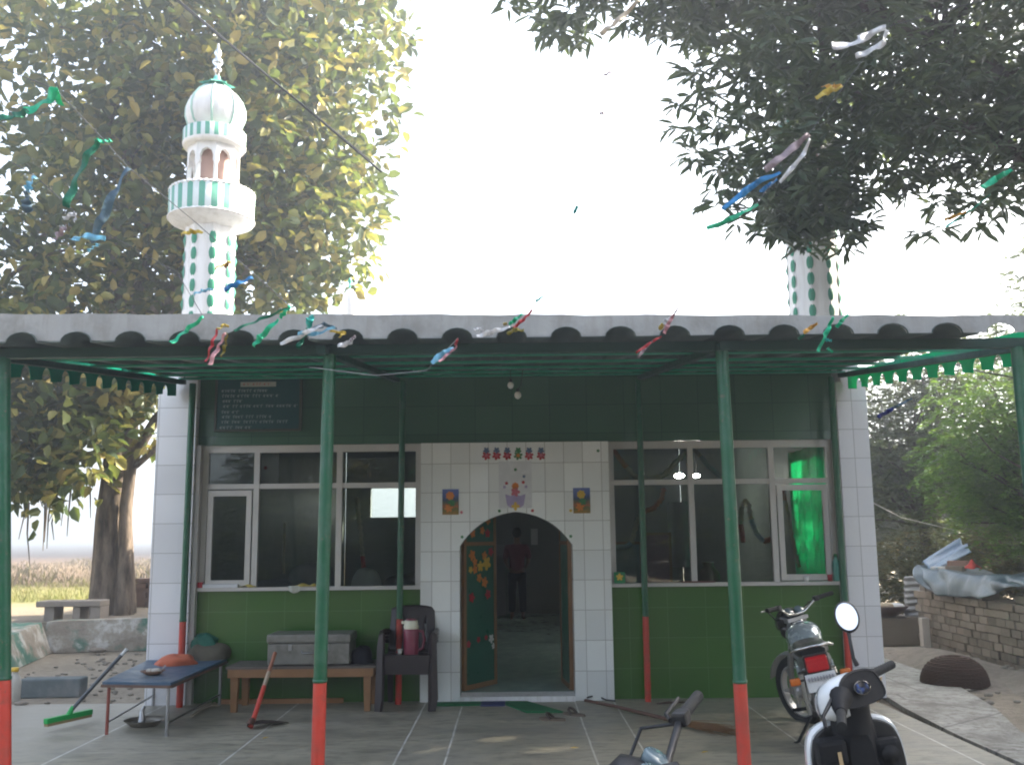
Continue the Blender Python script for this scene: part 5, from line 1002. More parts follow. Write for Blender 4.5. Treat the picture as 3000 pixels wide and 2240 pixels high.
def motorcycle(name, label, cat, tank, st, dark_bar=False, kit='full'):
    T = thing(name, label, cat, (0, 0, 0)); H = Vector((1.02, 0, .95))
    S = Matrix.Translation(H) @ Matrix.Rotation(st, 4, 'Z') @ Matrix.Translation(-H)
    wheel(T, (0, 0, .30), .30, .10, 'rear_wheel', 6); wheel(T, (1.27, 0, .30), .30, .085, 'front_wheel', 6, S)
    barm = MT['black'] if dark_bar else MT['chrome']
    for s in (-1, 1):
        MB().tube([(1.27, s*.085, .30), (1.15, s*.085, .62)], .026, 10).tube([(1.15, s*.085, .62), (1.035, s*.085, .92)], .017, 10).xf(S).build('fork_leg', MT['steel'], T)
    MB().grid(lambda u, v: (1.27+(.345-.02*abs(2*v-1)**2)*math.cos(R(20)+R(150)*u), (2*v-1)*.062, .30+(.345-.02*abs(2*v-1)**2)*math.sin(R(20)+R(150)*u)), 20, 6).xf(S).build('front_mudguard', mat('mudguard_'+name, (.30, .31, .32) if not dark_bar else (.02, .02, .022), .35, .2), T, solid=.004)
    MB().obox((1.045, 0, .915), (.06, .22, .03)).obox((1.09, 0, .75), (.06, .21, .03)).xf(S).build('yoke', MT['steel'], T)
    hb = MB().tube([(.93, -.33, 1.055), (.97, -.20, 1.045), (1.015, -.09, .965), (1.02, 0, .955), (1.015, .09, .965), (.97, .20, 1.045), (.93, .33, 1.055)], .0125, 10).xf(S).build('handlebar', barm, T)
    for s in (-1, 1):
        MB().tube([(.962, s*.225, 1.047), (.918, s*.355, 1.057)], [.019, .018], 12).xf(S).build('grip', MT['rubber'], hb)
        MB().bbox((.968, s*.205, 1.045), (.05, .05, .045), rotz(s*.3), .01).xf(S).build('switch_box', MT['black'], hb)
        MB().tube([(1.0, s*.19, 1.045), (1.02, s*.25, 1.045), (.985, s*.37, 1.05)], [.008, .006, .007], 6).xf(S).build('lever', MT['black'] if dark_bar else MT['steel'], hb)
    hl = MB().lathe([(0, -.10), (.05, -.09), (.085, -.04), (.092, .02), (.088, .03), (0, .035)], (1.17, 0, .83), 24, roty(PI/2)).xf(S).build('headlight', MT['black_gloss'], T)
    MB().lathe([(0, .05), (.05, .045), (.084, .031), (0, .0305)], (1.17, 0, .83), 24, roty(PI/2)).xf(S).build('lens', mat('head_lens_'+name, (.6, .6, .62), .1), hl)
    cw = MB().loft([(1.03, 0, .90, .06, .03), (1.07, 0, .925, .115, .065), (1.15, 0, .93, .125, .085), (1.23, 0, .89, .10, .07), (1.27, 0, .86, .05, .03)], 18).xf(S).build('headlight_cowl', MT['black_gloss'] if not dark_bar else MT['black'], T)
    for s in (-1, 1): MB().lathe([(0, 0), (.042, 0), (.045, .03), (.04, .036), (0, .036)], (1.06, s*.058, .965), 18, roty(-.7)).xf(S).build('dial', mat('dial_'+name, (.10, .14, .16), .15), cw)
    cbm = MB()
    for s in (-1, 1): cbm.tube([(.98, s*.2, 1.03), (1.10, s*.22, 1.02), (1.16, s*.12, .93), (1.08, s*.04, .8)], .006, 6)
    cbm.xf(S).build('cable', MT['black'], T)
    tb = MB().loft([(.42, 0, .745, .06, .05), (.46, 0, .76, .10, .075), (.58, 0, .785, .135, .10), (.74, 0, .80, .145, .115), (.88, 0, .80, .13, .105), (.95, 0, .79, .09, .08), (.98, 0, .775, .05, .05)], 22, True, 2.3).build('fuel_tank', tank, T)
    MB().lathe([(0, .912), (.03, .912), (.032, .925), (0, .93)], (.74, 0, 0), 16).build('filler_cap', MT['chrome'], tb)
    MB().loft([(.50, 0, .765, .09, .03), (.40, 0, .765, .115, .045), (.20, 0, .76, .125, .05), (.0, 0, .775, .13, .05), (-.22, 0, .785, .12, .045), (-.32, 0, .785, .09, .03)], 18, True, 3).build('seat', MT['black'], T)
    MB().loft([(.15, 0, .68, .11, .045), (-.10, 0, .70, .125, .05), (-.30, 0, .715, .115, .045), (-.42, 0, .725, .085, .035)], 18, True, 3).build('tail_cowl', mat('tail_'+name, (.12, .125, .12), .4, .2), T)
    MB().tube([(.02, -.15, .79), (-.22, -.155, .80), (-.36, -.12, .825), (-.40, 0, .835), (-.36, .12, .825), (-.22, .155, .80), (.02, .15, .79)], .011, 8).build('grab_rail', MT['chrome'], T)
    tl = MB().bbox((-.435, 0, .715), (.05, .155, .105), roty(R(-12)), .014).build('tail_light', REDL, T)
    MB().bbox((-.40, 0, .715), (.05, .18, .13), roty(R(-12)), .014).build('light_housing', MT['black'], tl)
    pl = MB().bbox((-.455, 0, .590), (.006, .215, .125), roty(R(14)), .002).build('number_plate', WPL, T)
    for r_, n_ in ((.618, 9), (.565, 7)):                               # two rows of small smudged marks, too blurred to read in the photo
        tx_ = MB()
        for k in range(n_): tx_.obox((-.4615-.25*(r_-.590), (k-(n_-1)/2)*.021, r_), (.0035, .013, .030 if k % 2 else .026), roty(R(14)))
        tx_.obox((-.4575-.25*(r_-.590), 0, r_), (.0015, .19, .008), roty(R(14))); tx_.build('plate_marks', mat('plate_grey', (.26, .26, .28), .6), pl)
    MB().grid(lambda u, v: (.345*math.cos(R(70)+R(122)*u), (2*v-1)*.072, .30+.355*math.sin(R(70)+R(122)*u)), 16, 4).build('rear_mudguard', MT['black'], T, solid=.005)
    for s in (-1, 1):
        i_ = MB().tube([(-.36, s*.10, .61), (-.37, s*.145, .61)], .009, 6).build('indicator_stem', MT['black'], T)
        MB().bbox((-.375, s*.18, .61), (.045, .075, .05), None, .012).build('indicator', AMB, i_)
        MB().tube([(-.06, s*.11, .62), (0, s*.13, .31)], .022, 8).tube([(-.06, s*.11, .62), (-.02, s*.122, .42)], .034, 10).build('shock_absorber', MT['chrome'], T)
        MB().tube([(0, s*.10, .30), (.45, s*.11, .32)], .02, 8).build('swingarm', MT['black'], T)
        MB().bbox((.22, s*.125, .58), (.34, .03, .17), None, .012).build('side_panel', tank, T)
        MB().tube([(.42, s*.12, .28), (.42, s*.25, .29)], .014, 8).build('footpeg', MT['rubber'], T)
    MB().tube([(1.0, 0, .88), (.86, 0, .55), (.80, 0, .30), (.45, 0, .22)], .022, 8).tube([(1.0, 0, .82), (.5, 0, .66), (-.3, 0, .68)], .022, 8).build('frame', MT['black'], T)
    e_ = MB().bbox((.56, 0, .34), (.36, .24, .22), None, .03).bbox((.70, 0, .52), (.16, .17, .20), roty(R(25)), .015)
    for k in range(6): e_.obox((.665+.014*k, 0, .45+.028*k), (.20, .21, .008), roty(R(25)))
    e_.build('engine', MT['steel'], T)
    MB().tube([(.76, -.06, .42), (.80, -.10, .26), (.55, -.15, .20), (.25, -.16, .22), (-.30, -.17, .34)], [.02, .02, .025, .042, .045], 12).build('exhaust', MT['chrome'], T)
    MB().tube([(.40, .12, .22), (.33, .27, .065), (.31, .30, .055)], [.013, .012, .02], 8).build('side_stand', MT['black'], T)
    MB().bbox((.16, .19, .44), (.30, .012, .11), None, .004).build('saree_guard', mat('guard_'+name, (.40, .39, .37), .4, .3, dirt=(.42, .24, .05)), T)
    return T
b1 = motorcycle('motorcycle', 'silver-grey motorcycle parked facing the green wall, leaning on its side stand', 'motorcycle', mat('silver_tank', (.36, .42, .45), .25, .35, .08, 5, coat=.5), R(34))
b1.location = (2.42, 7.62, .0); b1.rotation_euler = (R(-12.5), 0, R(77))
b2 = motorcycle('motorcycle', 'black motorcycle at the bottom edge with only its handlebar and cowl in view', 'motorcycle', mat('black_tank', (.02, .02, .024), .2, .2, .05, 5, coat=.5), R(38), True)
b2.rotation_euler = (R(-13), 0, R(128))
_Rm = Euler((R(-13), 0, R(128))).to_matrix(); _H = Vector((1.02, 0, .95)); _tip = _Rm @ (_H + rotz(R(38)) @ (Vector((.918, -.355, 1.057))-_H)); _g = G(2046, 2036, _tip.z); b2.location = (_g.x-_tip.x, _g.y-_tip.y, 0)
for o, k in ((b1, 0), (b2, 1)): pass

def chaikin(p, k=2):
    for _ in range(k): p = [q for i in range(len(p)) for q in ((.75*p[i][0]+.25*p[(i+1) % len(p)][0], .75*p[i][1]+.25*p[(i+1) % len(p)][1]), (.25*p[i][0]+.75*p[(i+1) % len(p)][0], .25*p[i][1]+.75*p[(i+1) % len(p)][1]))]
    return p
def scooter():
    T = thing('scooter', 'white and black scooter in the right foreground with one round mirror raised', 'scooter', (0, 0, 0)); H = Vector((.98, 0, .90))
    S = Matrix.Translation(H) @ Matrix.Rotation(R(54), 4, 'Z') @ Matrix.Translation(-H)
    WH = mat('scooter_white', (.66, .68, .70), .22, 0, .04, 6, coat=.5); BK = mat('scooter_black', (.014, .014, .016), .6, 0, .25, 9, .05, 60, .22); DUST = mat('scooter_inner', (.022, .021, .021), .6, 0, .35, 6)
    wheel(T, (0, 0, .22), .22, .10, 'rear_wheel', 5); wheel(T, (1.25, 0, .22), .22, .09, 'front_wheel', 5, S)
    o2 = [(-.17, .30), (-.185, .50), (-.19, .70), (-.17, .79), (-.13, .825), (-.075, .84), (.075, .84), (.13, .825), (.17, .79), (.19, .70), (.185, .50), (.17, .30)]; o2 = chaikin(o2)
    f = lambda x, k: [(x+.10*(w-.84)*-.35, u*k, .57+(w-.57)*k) for u, w in o2]
    def shell(secs, m, name, par):
        n = len(o2); vs = [p for s in secs for p in s]; fs = [(i*n+j, i*n+(j+1) % n, (i+1)*n+(j+1) % n, (i+1)*n+j) for i in range(len(secs)-1) for j in range(n)]
        return MB().add(vs, fs+[list(range(n))[::-1], list(range((len(secs)-1)*n, len(secs)*n))], False).build(name, m, par)
    shell([f(.995, .955), f(1.0, .975), f(1.03, .975)], DUST, 'inner_apron', T)
    shell([f(1.006, 1.0), f(1.03, 1.035), f(1.10, .98), f(1.17, .72), f(1.20, .4)], WH, 'front_apron', T)
    MB().loft([(.93, 0, .62, .05, .18), (.96, 0, .66, .075, .22), (1.0, 0, .68, .09, .25)], 18, False, 3.5).build('steering_cover', BK, T)
    MB().bbox((.965, -.105, .70), (.05, .10, .13), None, .02).lathe([(0, 0), (.03, 0), (.034, .01), (0, .012)], (.935, -.105, .71), 16, roty(-PI/2)).build('lock_panel', BK, T)
    MB().bbox((.955, .115, .745), (.09, .115, .10), None, .02).build('glove_pocket', BK, T)
    MB().tube([(.945, .165, .62), (.925, .17, .55), (.945, .165, .46)], .008, 8).build('luggage_hook', MT['black_gloss'], T)
    MB().tube([(.985, 0, .80), (.98, 0, .90)], [.07, .075], 16).xf(S).build('neck', BK, T)
    pod = MB()                                                     # handlebar housing, facing the rider
    pts = [(-.115, .87), (-.135, .91), (-.125, .985), (-.10, 1.02), (-.03, 1.035), (.05, 1.03), (.105, 1.0), (.135, .945), (.14, .895), (.12, .868), (.0, .858)]; pts = [(u, 1.035-(1.035-w)*.74) for u, w in chaikin(pts)]
    def ring(x, k, dz=0): return [(x-.35*(w-.92)*-1, u*k, .93+(w-.93)*k+dz) for u, w in pts]
    n = len(pts); secs = [ring(.898, .86), ring(.886, .93), ring(.892, 1.0), ring(.92, 1.03), ring(.96, 1.02)]; vs = [p for s in secs for p in s]
    pod.add(vs, [(i*n+j, i*n+(j+1) % n, (i+1)*n+(j+1) % n, (i+1)*n+j) for i in range(2) for j in range(n)]+[list(range(n))[::-1], list(range(2*n, 3*n))]); SP = S @ Matrix.Translation(H) @ Matrix.Rotation(R(-20), 4, 'Z') @ Matrix.Translation(-H); pd = pod.xf(SP).build('handlebar_housing', BK, T)
    nrm = Vector((-1, 0, .35)).normalized(); Rm = align(nrm); cc = Vector((.893, .015, .972))
    MB().lathe([(0, .002), (.056, .002), (.064, .0), (.066, .005), (.058, .006)], (0, 0, 0), 28).xf(Matrix.Translation(cc) @ Rm.to_4x4() @ Matrix.Diagonal((.72, .42, .6, 1))).build('dial_rim', MT['black_gloss'], pd)
    dl_ = N('dial_face'); v_ = dl_.coord(); nz = dl_.noise(v_, 38, 2); dl_.prin(dl_.ramp(nz, [(.5, (.010, .011, .014)), (.57, (.015, .05, .2)), (.62, (.02, .03, .06)), (.68, (.14, .16, .2))]), .45, 0, None, .2)
    MB().lathe([(0, .003), (.055, .003), (.055, .004), (0, .0045)], (0, 0, 0), 24).xf(Matrix.Translation(cc) @ Rm.to_4x4() @ Matrix.Diagonal((.72, .42, .6, 1))).build('dial', dl_.m, pd)
    for o_ in pd.children: o_.data.transform(SP)
    front = [(.985, 0, .935, .112, .085), (1.03, 0, .925, .105, .082), (1.07, 0, .915, .08, .068), (1.095, 0, .905, .045, .04)]
    MB().loft([(.958, 0, .94, .10, .08)]+front, 20, True, 2.6).xf(S).build('front_cowl', WH, T)
    MB().lathe([(0, .02), (.05, .015), (.07, 0)], (1.085, 0, .905), 18, roty(PI/2)).xf(S).build('headlight', mat('scooter_lens', (.6, .6, .62), .1), T)
    for s in (-1, 1):
        MB().tube([(.965, s*.11, .955), (.955, s*.17, .965-.03*(s > 0)), (.935, s*.225, .975-.055*(s > 0))], [.045, .032, .022], 12).xf(S).build('bar_sleeve', BK, T)
        MB().tube([(.935, s*.225, .975-.055*(s > 0)), (.895, s*.35, .985-.085*(s > 0))], [.0185, .0175], 12).xf(S).build('grip', MT['rubber'], T)
        MB().tube([(.985, s*.16, .955), (1.0, s*.24, .962-.05*(s > 0)), (.955, s*.35, .972-.08*(s > 0))], [.009, .007, .008], 6).xf(S).build('brake_lever', MT['black'], T)
    yl = mat('tan_sticker', (.50, .36, .20), .5)
    MB().obox((.884, -.098, .935), (.004, .016, .10), roty(R(-19))).xf(S).build('sticker', yl, T); MB().obox((.905, .095, .715), (.004, .014, .07)).build('sticker', yl, T)
    M_ = MB().tube([(.96, -.115, 1.03), (.965, -.105, 1.06), (.975, -.135, 1.13), (.98, -.15, 1.16)], [.011, .008, .007, .008], 8).xf(S).build('mirror_stalk', MT['black'], T)
    cM = S @ Vector((.98, -.165, 1.215)); Rm = align((-.90, .12, .42)) ; Rm = Rm @ rotz(0)
    MB().lathe([(0, -.03), (.035, -.026), (.058, -.008), (.06, .006), (.052, .008)], (0, 0, 0), 28).xf(Matrix.Translation(cM) @ Rm.to_4x4() @ Matrix.Diagonal((.82, 1.12, 1, 1))).build('mirror_shell', MT['black'], M_)
    mm = N('mirror_glass'); mm.prin((.9, .9, .9), .02, 1)
    MB().lathe([(0, .0085), (.053, .0075)], (0, 0, 0), 28).xf(Matrix.Translation(cM) @ Rm.to_4x4() @ Matrix.Diagonal((.82, 1.12, 1, 1))).build('mirror_glass', mm.m, M_)
    MB().bbox((.66, 0, .27), (.68, .34, .06), None, .015).build('floorboard', BK, T)
    MB().loft([(.38, 0, .50, .13, .22), (.30, 0, .52, .17, .24), (.0, 0, .55, .19, .20), (-.25, 0, .62, .15, .13), (-.42, 0, .68, .09, .06)], 20, True, 2.8).build('rear_body', WH, T)
    MB().loft([(.40, 0, .74, .10, .03), (.30, 0, .765, .14, .045), (.0, 0, .785, .15, .045), (-.30, 0, .80, .12, .04), (-.40, 0, .80, .07, .025)], 18, True, 3).build('seat', MT['black'], T)
    MB().tube([(-.18, -.14, .83), (-.40, -.10, .85), (-.45, 0, .85), (-.40, .10, .85), (-.18, .14, .83)], .012, 8).build('grab_rail', MT['black'], T)
    MB().bbox((-.42, 0, .63), (.04, .16, .07), None, .012).build('tail_light', REDL, T)
    MB().grid(lambda u, v: (1.25+.26*math.cos(R(15)+R(150)*u), (2*v-1)*.06, .22+.26*math.sin(R(15)+R(150)*u)), 16, 4).xf(S).build('front_mudguard', WH, T, solid=.005)
    for s in (-1, 1): MB().tube([(1.25, s*.075, .22), (1.1, s*.06, .55)], .02, 8).xf(S).build('fork_leg', MT['steel'], T)
    MB().tube([(.35, .14, .22), (.28, .27, .045)], .011, 8).build('side_stand', MT['black'], T); return T
sc_ = scooter(); sc_.location = (1.48, 3.12, 0); sc_.rotation_euler = (R(-8), 0, R(89)); sc_.scale = (1.04, 1.04, 1.04)

# ------------------------------------------------------------------ ribbons, strings, cables
FO = {k: foil('foil_'+k, c) for k, c in dict(green=(.01, .46, .25), dgreen=(.008, .16, .09), blue=(.04, .26, .55), lblue=(.22, .50, .66), slate=(.09, .15, .20), white=(.68, .68, .70), mauve=(.36, .28, .30), yellow=(.56, .42, .06), olive=(.28, .24, .04), red=(.50, .05, .06), pink=(.60, .33, .36), orange=(.52, .27, .03), teal=(.03, .42, .38), beige=(.42, .36, .28), indigo=(.03, .04, .22)).items()}
def ribbon(lab, Y, strands):
    T = None
    for k, w, pts in strands:
        q = [P(px, py, Y+.05*math.sin(i*2.1+px)) for i, (px, py) in enumerate(pts)]
        if T is None: T = thing('ribbon', lab, 'ribbon', q[-1], 'foil ribbons on the bunting strings')
        n = 22; L_ = []
        for i in range(n+1):
            t = i/n*(len(q)-1); a = min(int(t), len(q)-2); f = t-a; f = f*f*(3-2*f)*.5+f*.5; L_.append(q[a].lerp(q[a+1], f))
        vs = []; W_ = w/2850*Y
        for i, p in enumerate(L_):
            d = (L_[min(i+1, n)]-L_[max(i-1, 0)]).normalized(); s = d.cross(Vector((0, 1, 0))); s = s.normalized() if s.length > .01 else Vector((1, 0, 0))
            tw = .7*math.sin(i*.33+pts[0][0]); s = (s*math.cos(tw)+Vector((0, 1, 0))*math.sin(tw)); ww = W_*(.62+.38*math.sin(PI*min(1, .12+i/n)))
            o_ = Vector((0, .012*math.sin(i*.9+pts[0][1]), 0)); vs += [p+o_-s*ww/2, p+o_+Vector((0, .006, 0)), p+o_+s*ww/2]
        fs = [(3*i+j, 3*i+j+1, 3*i+j+4, 3*i+j+3) for i in range(n) for j in (0, 1)]
        MB().add(vs, fs, True).build('strand', FO[k], T, solid=.0012)
    return T
ribbon('bright green folded ribbon at the upper left edge before the tree', 4.6, [('dgreen', 26, [(-20, 352), (40, 340), (90, 322)]), ('green', 34, [(75, 326), (136, 298), (163, 266), (178, 308)])])
ribbon('long dark green ribbon hanging left of the minaret', 4.7, [('dgreen', 28, [(193, 606), (217, 539), (251, 464), (288, 414)]), ('green', 16, [(280, 414), (326, 412)])])
ribbon('long slate blue ribbon hanging just left of the minaret with pale blue tails', 4.7, [('slate', 28, [(266, 710), (298, 641), (339, 556), (376, 490)]), ('lblue', 24, [(212, 703), (244, 690), (308, 699)]), ('lblue', 10, [(256, 735), (288, 714)])])
ribbon('short pale blue ribbon at the far left against the tree', 4.9, [('lblue', 22, [(78, 560), (86, 540), (102, 515)]), ('slate', 30, [(84, 622), (76, 590), (78, 556)])])
ribbon('short grey white ribbon under the long dark green one', 4.9, [('mauve', 18, [(158, 702), (196, 660)]), ('white', 14, [(186, 640), (222, 624), (218, 650)])])
ribbon('small gold ribbon below the wide minaret balcony', 5.2, [('yellow', 16, [(528, 686), (560, 678), (592, 680)])])
ribbon('thin yellow ribbon across the minaret shaft', 5.2, [('yellow', 9, [(628, 786), (655, 776), (677, 765)]), ('orange', 12, [(656, 782), (676, 768)])])
ribbon('blue ribbon blowing right of the minaret shaft', 5.1, [('lblue', 10, [(565, 862), (592, 852), (622, 846)]), ('blue', 18, [(656, 848), (695, 830), (740, 812)])])
ribbon('narrow green ribbon over the fascia below the minaret', 4.75, [('green', 16, [(502, 1004), (545, 968), (596, 928)])])
ribbon('red, pink and yellow tassel hanging over the fourth roof corrugation', 4.75, [('red', 10, [(603, 1060), (620, 1010), (638, 962)]), ('pink', 14, [(613, 1068), (640, 1015), (660, 975)]), ('olive', 10, [(648, 1046), (660, 1010), (666, 975)]), ('yellow', 13, [(640, 964), (654, 952), (670, 955)])])
ribbon('large bright green ribbon blown across the fascia left of the second post', 4.7, [('green', 20, [(742, 1014), (765, 985), (815, 935)]), ('green', 14, [(820, 930), (850, 896)]), ('dgreen', 10, [(684, 968), (760, 936), (850, 900)])])
ribbon('teal green ribbon hanging straight down at the second post top', 4.75, [('teal', 26, [(900, 962), (908, 938), (914, 920)]), ('dgreen', 16, [(872, 1020), (890, 985), (900, 962)])])
ribbon('crumpled white and blue ribbon bunch at the second post top', 4.7, [('white', 15, [(819, 1006), (872, 988), (917, 964), (958, 950)]), ('lblue', 13, [(870, 975), (928, 978), (980, 957)]), ('yellow', 8, [(965, 970), (1012, 974), (992, 988)]), ('slate', 14, [(905, 968), (950, 950), (985, 962)])])
ribbon('white ribbon scrap hanging right of the second post top', 4.75, [('white', 16, [(988, 1014), (1023, 1004), (1040, 985)]), ('mauve', 8, [(1025, 1000), (1041, 982)])])
ribbon('light blue and pink ribbon hanging below the fascia left of centre', 4.75, [('lblue', 24, [(1264, 1062), (1301, 1036), (1330, 1018)]), ('pink', 9, [(1286, 1060), (1318, 1032), (1340, 1014)]), ('red', 9, [(1334, 1012), (1342, 990)])])
ribbon('white, green and red ribbon cluster flying at the centre of the fascia', 4.7, [('white', 16, [(1396, 985), (1440, 972), (1495, 958)]), ('green', 12, [(1492, 950), (1532, 918)]), ('red', 11, [(1505, 960), (1534, 935), (1560, 908)]), ('white', 10, [(1388, 966), (1405, 962), (1418, 972)]), ('yellow', 11, [(1475, 950), (1486, 947)]), ('olive', 14, [(1485, 978), (1510, 965), (1535, 968)])])
ribbon('small teal ribbon against the sky above the centre of the roof', 4.9, [('teal', 8, [(1568, 884), (1590, 868)])])
ribbon('pink and white ribbon trailing below the fascia right of centre', 4.75, [('red', 8, [(1864, 1033), (1908, 1002), (1938, 985)]), ('mauve', 10, [(1870, 1045), (1890, 1020), (1912, 998)]), ('pink', 14, [(1945, 978), (1958, 948), (1974, 922)]), ('mauve', 6, [(1972, 924), (1990, 898)]), ('white', 9, [(1945, 940), (1966, 929)])])
ribbon('small yellow ribbon beside the pink and white one on the fascia', 4.8, [('yellow', 15, [(1933, 963), (1944, 948)])])
ribbon('orange ribbon on the fascia under the right minaret', 4.75, [('orange', 14, [(2355, 974), (2375, 960), (2397, 946)]), ('dgreen', 11, [(2340, 992), (2357, 980)])])
ribbon('green bow shaped ribbon hanging under the right minaret', 4.75, [('green', 14, [(2397, 1030), (2417, 985), (2430, 955), (2441, 926)]), ('teal', 10, [(2416, 994), (2438, 998)]), ('green', 9, [(2424, 1020), (2440, 1032)])])
ribbon('short green ribbon at the roof edge right of the right minaret', 4.85, [('green', 13, [(2450, 960), (2466, 940), (2485, 921)])])
ribbon('white looped ribbon high on the dark tree at upper right', 5.6, [('white', 30, [(2437, 132), (2481, 134), (2520, 118), (2553, 98), (2598, 78)]), ('white', 22, [(2506, 167), (2553, 146), (2589, 126), (2598, 90)])])
ribbon('folded gold ribbon on the dark tree below the white looped one', 5.6, [('orange', 16, [(2408, 252), (2440, 252), (2470, 250)]), ('yellow', 22, [(2388, 288), (2428, 266), (2468, 252)])])
ribbon('mauve forked ribbon on the dark tree above the bright blue one', 5.5, [('mauve', 26, [(2242, 497), (2295, 456), (2339, 420), (2372, 390)]), ('white', 16, [(2285, 534), (2323, 489), (2356, 450), (2374, 402)])])
ribbon('bright blue ribbon streaming left under the mauve forked one', 5.5, [('blue', 22, [(2118, 612), (2175, 567), (2223, 531), (2286, 505)]), ('blue', 14, [(2226, 563), (2250, 545), (2276, 526)])])
ribbon('green ribbon on the dark tree just below the bright blue one', 5.5, [('green', 16, [(2070, 670), (2134, 645), (2175, 623), (2220, 600)])])
ribbon('green ribbon at the right edge of the picture over the dark tree', 5.2, [('green', 22, [(2878, 550), (2921, 522), (2962, 498)]), ('dgreen', 8, [(2800, 645), (2850, 612), (2900, 570)])])
ribbon('orange and teal ribbon low on the dark tree at the right', 5.2, [('orange', 12, [(2768, 644), (2800, 632), (2828, 622)]), ('teal', 8, [(2770, 665), (2800, 645), (2830, 620)])])
ribbon('dark blue ribbon before the green trees right of the right pillar', 5.6, [('indigo', 14, [(2572, 1222), (2600, 1206), (2622, 1192)]), ('slate', 7, [(2618, 1194), (2674, 1165)])])
ribbon('tan ribbon at the upper edge where the dark tree meets the sky', 5.6, [('beige', 18, [(1758, 100), (1800, 70), (1878, -4)])])
ribbon('small teal ribbon alone in the white sky', 5.2, [('teal', 11, [(1682, 624), (1692, 602)])])
ribbon('thin grey ribbon in the sky under the tan one', 5.4, [('mauve', 8, [(1768, 222), (1806, 202)])])
ribbon('small mauve ribbon in the sky left of the dark tree', 5.4, [('mauve', 9, [(1756, 331), (1782, 334)])])
def line(lab, cat, pts, r, m, name, sag=0):
    q = [Vector(p) for p in pts]; L_ = []
    for i in range(len(q)-1):
        for k in range(12): t = k/12; p = q[i].lerp(q[i+1], t); p.z -= sag*4*t*(1-t); L_.append(p)
    L_.append(q[-1]); return tag(MB().tube(L_, r, 6).build(name, m), lab, cat)
a, b_ = P(520, 0, 8.2), P(1092, 482, 9.0); d = b_-a
line('thick black power cable crossing the tree from the top edge down to the right', 'cable', [a-d*.6, a, b_, b_+d*.05], .0105, MT['black'], 'power_cable')
a2, b2_ = P(540, 22, 8.2), P(1085, 470, 9.0); d = b2_-a2
line('second thinner black cable running beside the thick power cable', 'cable', [a2-d*.6, a2, b2_], .006, MT['black'], 'power_cable')
str_ = mat('string', (.25, .25, .27), .7); dk = mat('string_dark', (.09, .09, .10), .7)
line('thin string tied with green and slate ribbons across the left tree', 'string', [P(-120, 150, 4.62), P(163, 262, 4.62), P(290, 395, 4.7), P(376, 490, 4.72), P(560, 640, 4.8), P(850, 896, 4.72)], .0022, dk, 'bunting_string')
line('thin string with the pale blue ribbon at the far left', 'string', [P(-60, 420, 4.9), P(102, 515, 4.9), P(240, 640, 4.9), P(520, 800, 4.95), P(596, 928, 4.78)], .002, dk, 'bunting_string')
line('thin string with the gold and white ribbons over the dark tree', 'string', [P(3100, -60, 5.6), P(2598, 79, 5.6), P(2372, 390, 5.5), P(2286, 505, 5.5), P(1990, 898, 4.8)], .002, dk, 'bunting_string')
line('thin string sagging under the awning between the two middle posts', 'string', [P(905, 1075, 5.6), P(1100, 1100, 5.6), P(1250, 1085, 5.6), P(1342, 990, 4.8)], .002, str_, 'bunting_string')
line('pale clothes line stretched from the right pillar into the green trees', 'line', [P(2553, 1470, 10.5), P(2640, 1515, 11.2), P(2795, 1552, 12.5)], .006, mat('cord', (.42, .42, .40), .7), 'clothes_line')
line('dark wire drooping below the right shade cloth toward the right edge', 'wire', [P(2800, 1068, 9.0), P(2880, 1090, 8.5), P(3010, 1112, 8.0)], .007, MT['black'], 'wire')

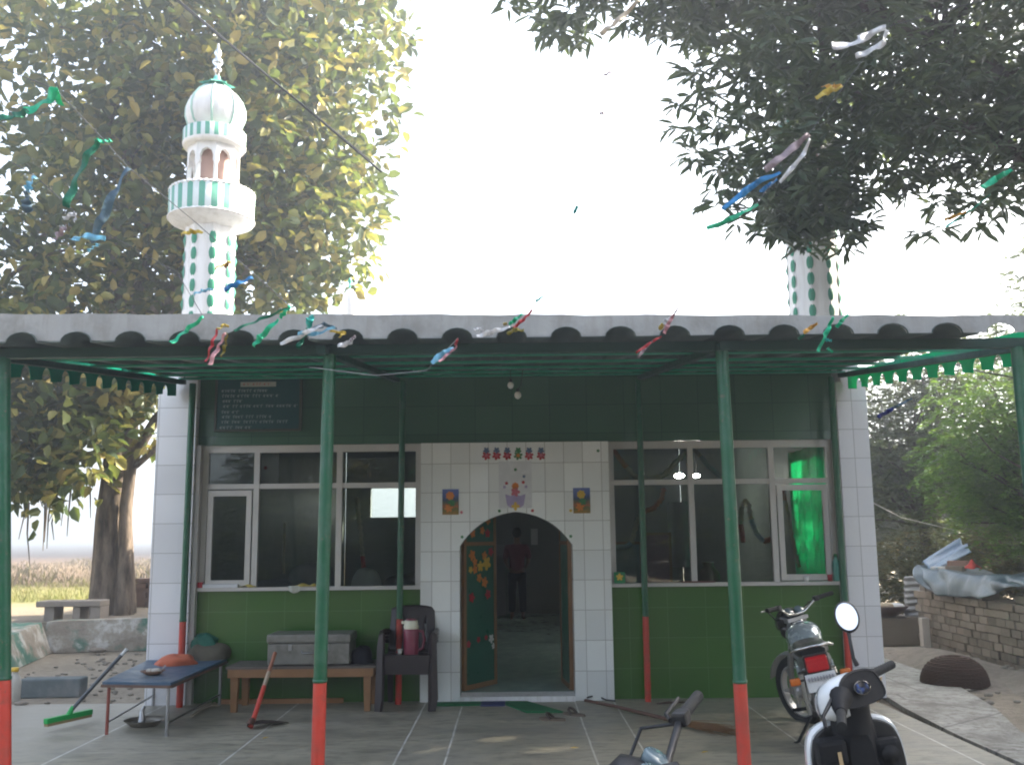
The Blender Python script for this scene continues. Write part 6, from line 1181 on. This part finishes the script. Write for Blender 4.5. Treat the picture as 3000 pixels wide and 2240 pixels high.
# ------------------------------------------------------------------ light, sky, camera
EL, AZ = R(34), R(66)                                                # sun to the right and behind the shrine
sd = Vector((math.sin(AZ)*math.cos(EL), math.cos(AZ)*math.cos(EL), math.sin(EL)))
lt = bpy.data.lights.new('sun', 'SUN'); lt.energy = 4.6; lt.angle = R(.6); lt.color = (1, .90, .74); lo_ = bpy.data.objects.new('sun', lt); COL.objects.link(lo_); lo_.rotation_euler = sd.to_track_quat('Z', 'Y').to_euler()
wd = bpy.data.worlds.new('World'); SC.world = wd; wd.use_nodes = True; nt = wd.node_tree; nt.nodes.clear()
sk = nt.nodes.new('ShaderNodeTexSky'); sk.sky_type = 'NISHITA'; sk.sun_disc = False; sk.sun_elevation = EL; sk.sun_rotation = AZ; sk.air_density = 1.0; sk.dust_density = 4.0; sk.ozone_density = 1.0; hs = nt.nodes.new('ShaderNodeHueSaturation'); hs.inputs['Saturation'].default_value = .6; nt.links.new(sk.outputs[0], hs.inputs['Color'])
bg = nt.nodes.new('ShaderNodeBackground'); bg.inputs[1].default_value = .15; ou = nt.nodes.new('ShaderNodeOutputWorld'); nt.links.new(hs.outputs[0], bg.inputs[0]); nt.links.new(bg.outputs[0], ou.inputs[0])
hz = N('haze_air'); pv = hz.n('VolumePrincipled'); pv.inputs['Color'].default_value = (.88, .94, 1, 1); pv.inputs['Density'].default_value = .0070; pv.inputs['Anisotropy'].default_value = .70  # air haze, thickened so its veil also imitates lens glare
hz.l(pv.outputs[0], hz.out.inputs['Volume']); struct(MB().box(-1510, 1510, -310, 2510, -1.05, 17.5).build('haze', hz.m), 'stuff')
cam = bpy.data.cameras.new('camera'); co = bpy.data.objects.new('camera', cam); COL.objects.link(co); SC.camera = co
cam.sensor_width = 36; cam.sensor_fit = 'HORIZONTAL'; cam.lens = 36*CF/3000; cam.clip_start = .05; cam.clip_end = 5000
M = Matrix((CRt, CUp, -_F)).transposed(); co.matrix_world = Matrix.Translation((0, 0, CH)) @ M.to_4x4()
vs_ = SC.view_settings; vs_.view_transform = 'Standard'; vs_.look = 'None'; vs_.exposure = 2.4; vs_.gamma = 1; vs_.use_curve_mapping = False;
SC.cycles.max_bounces = 8; SC.cycles.transparent_max_bounces = 12; SC.cycles.filter_width = 2.0; SC.cycles.caustics_reflective = False; SC.cycles.caustics_refractive = False
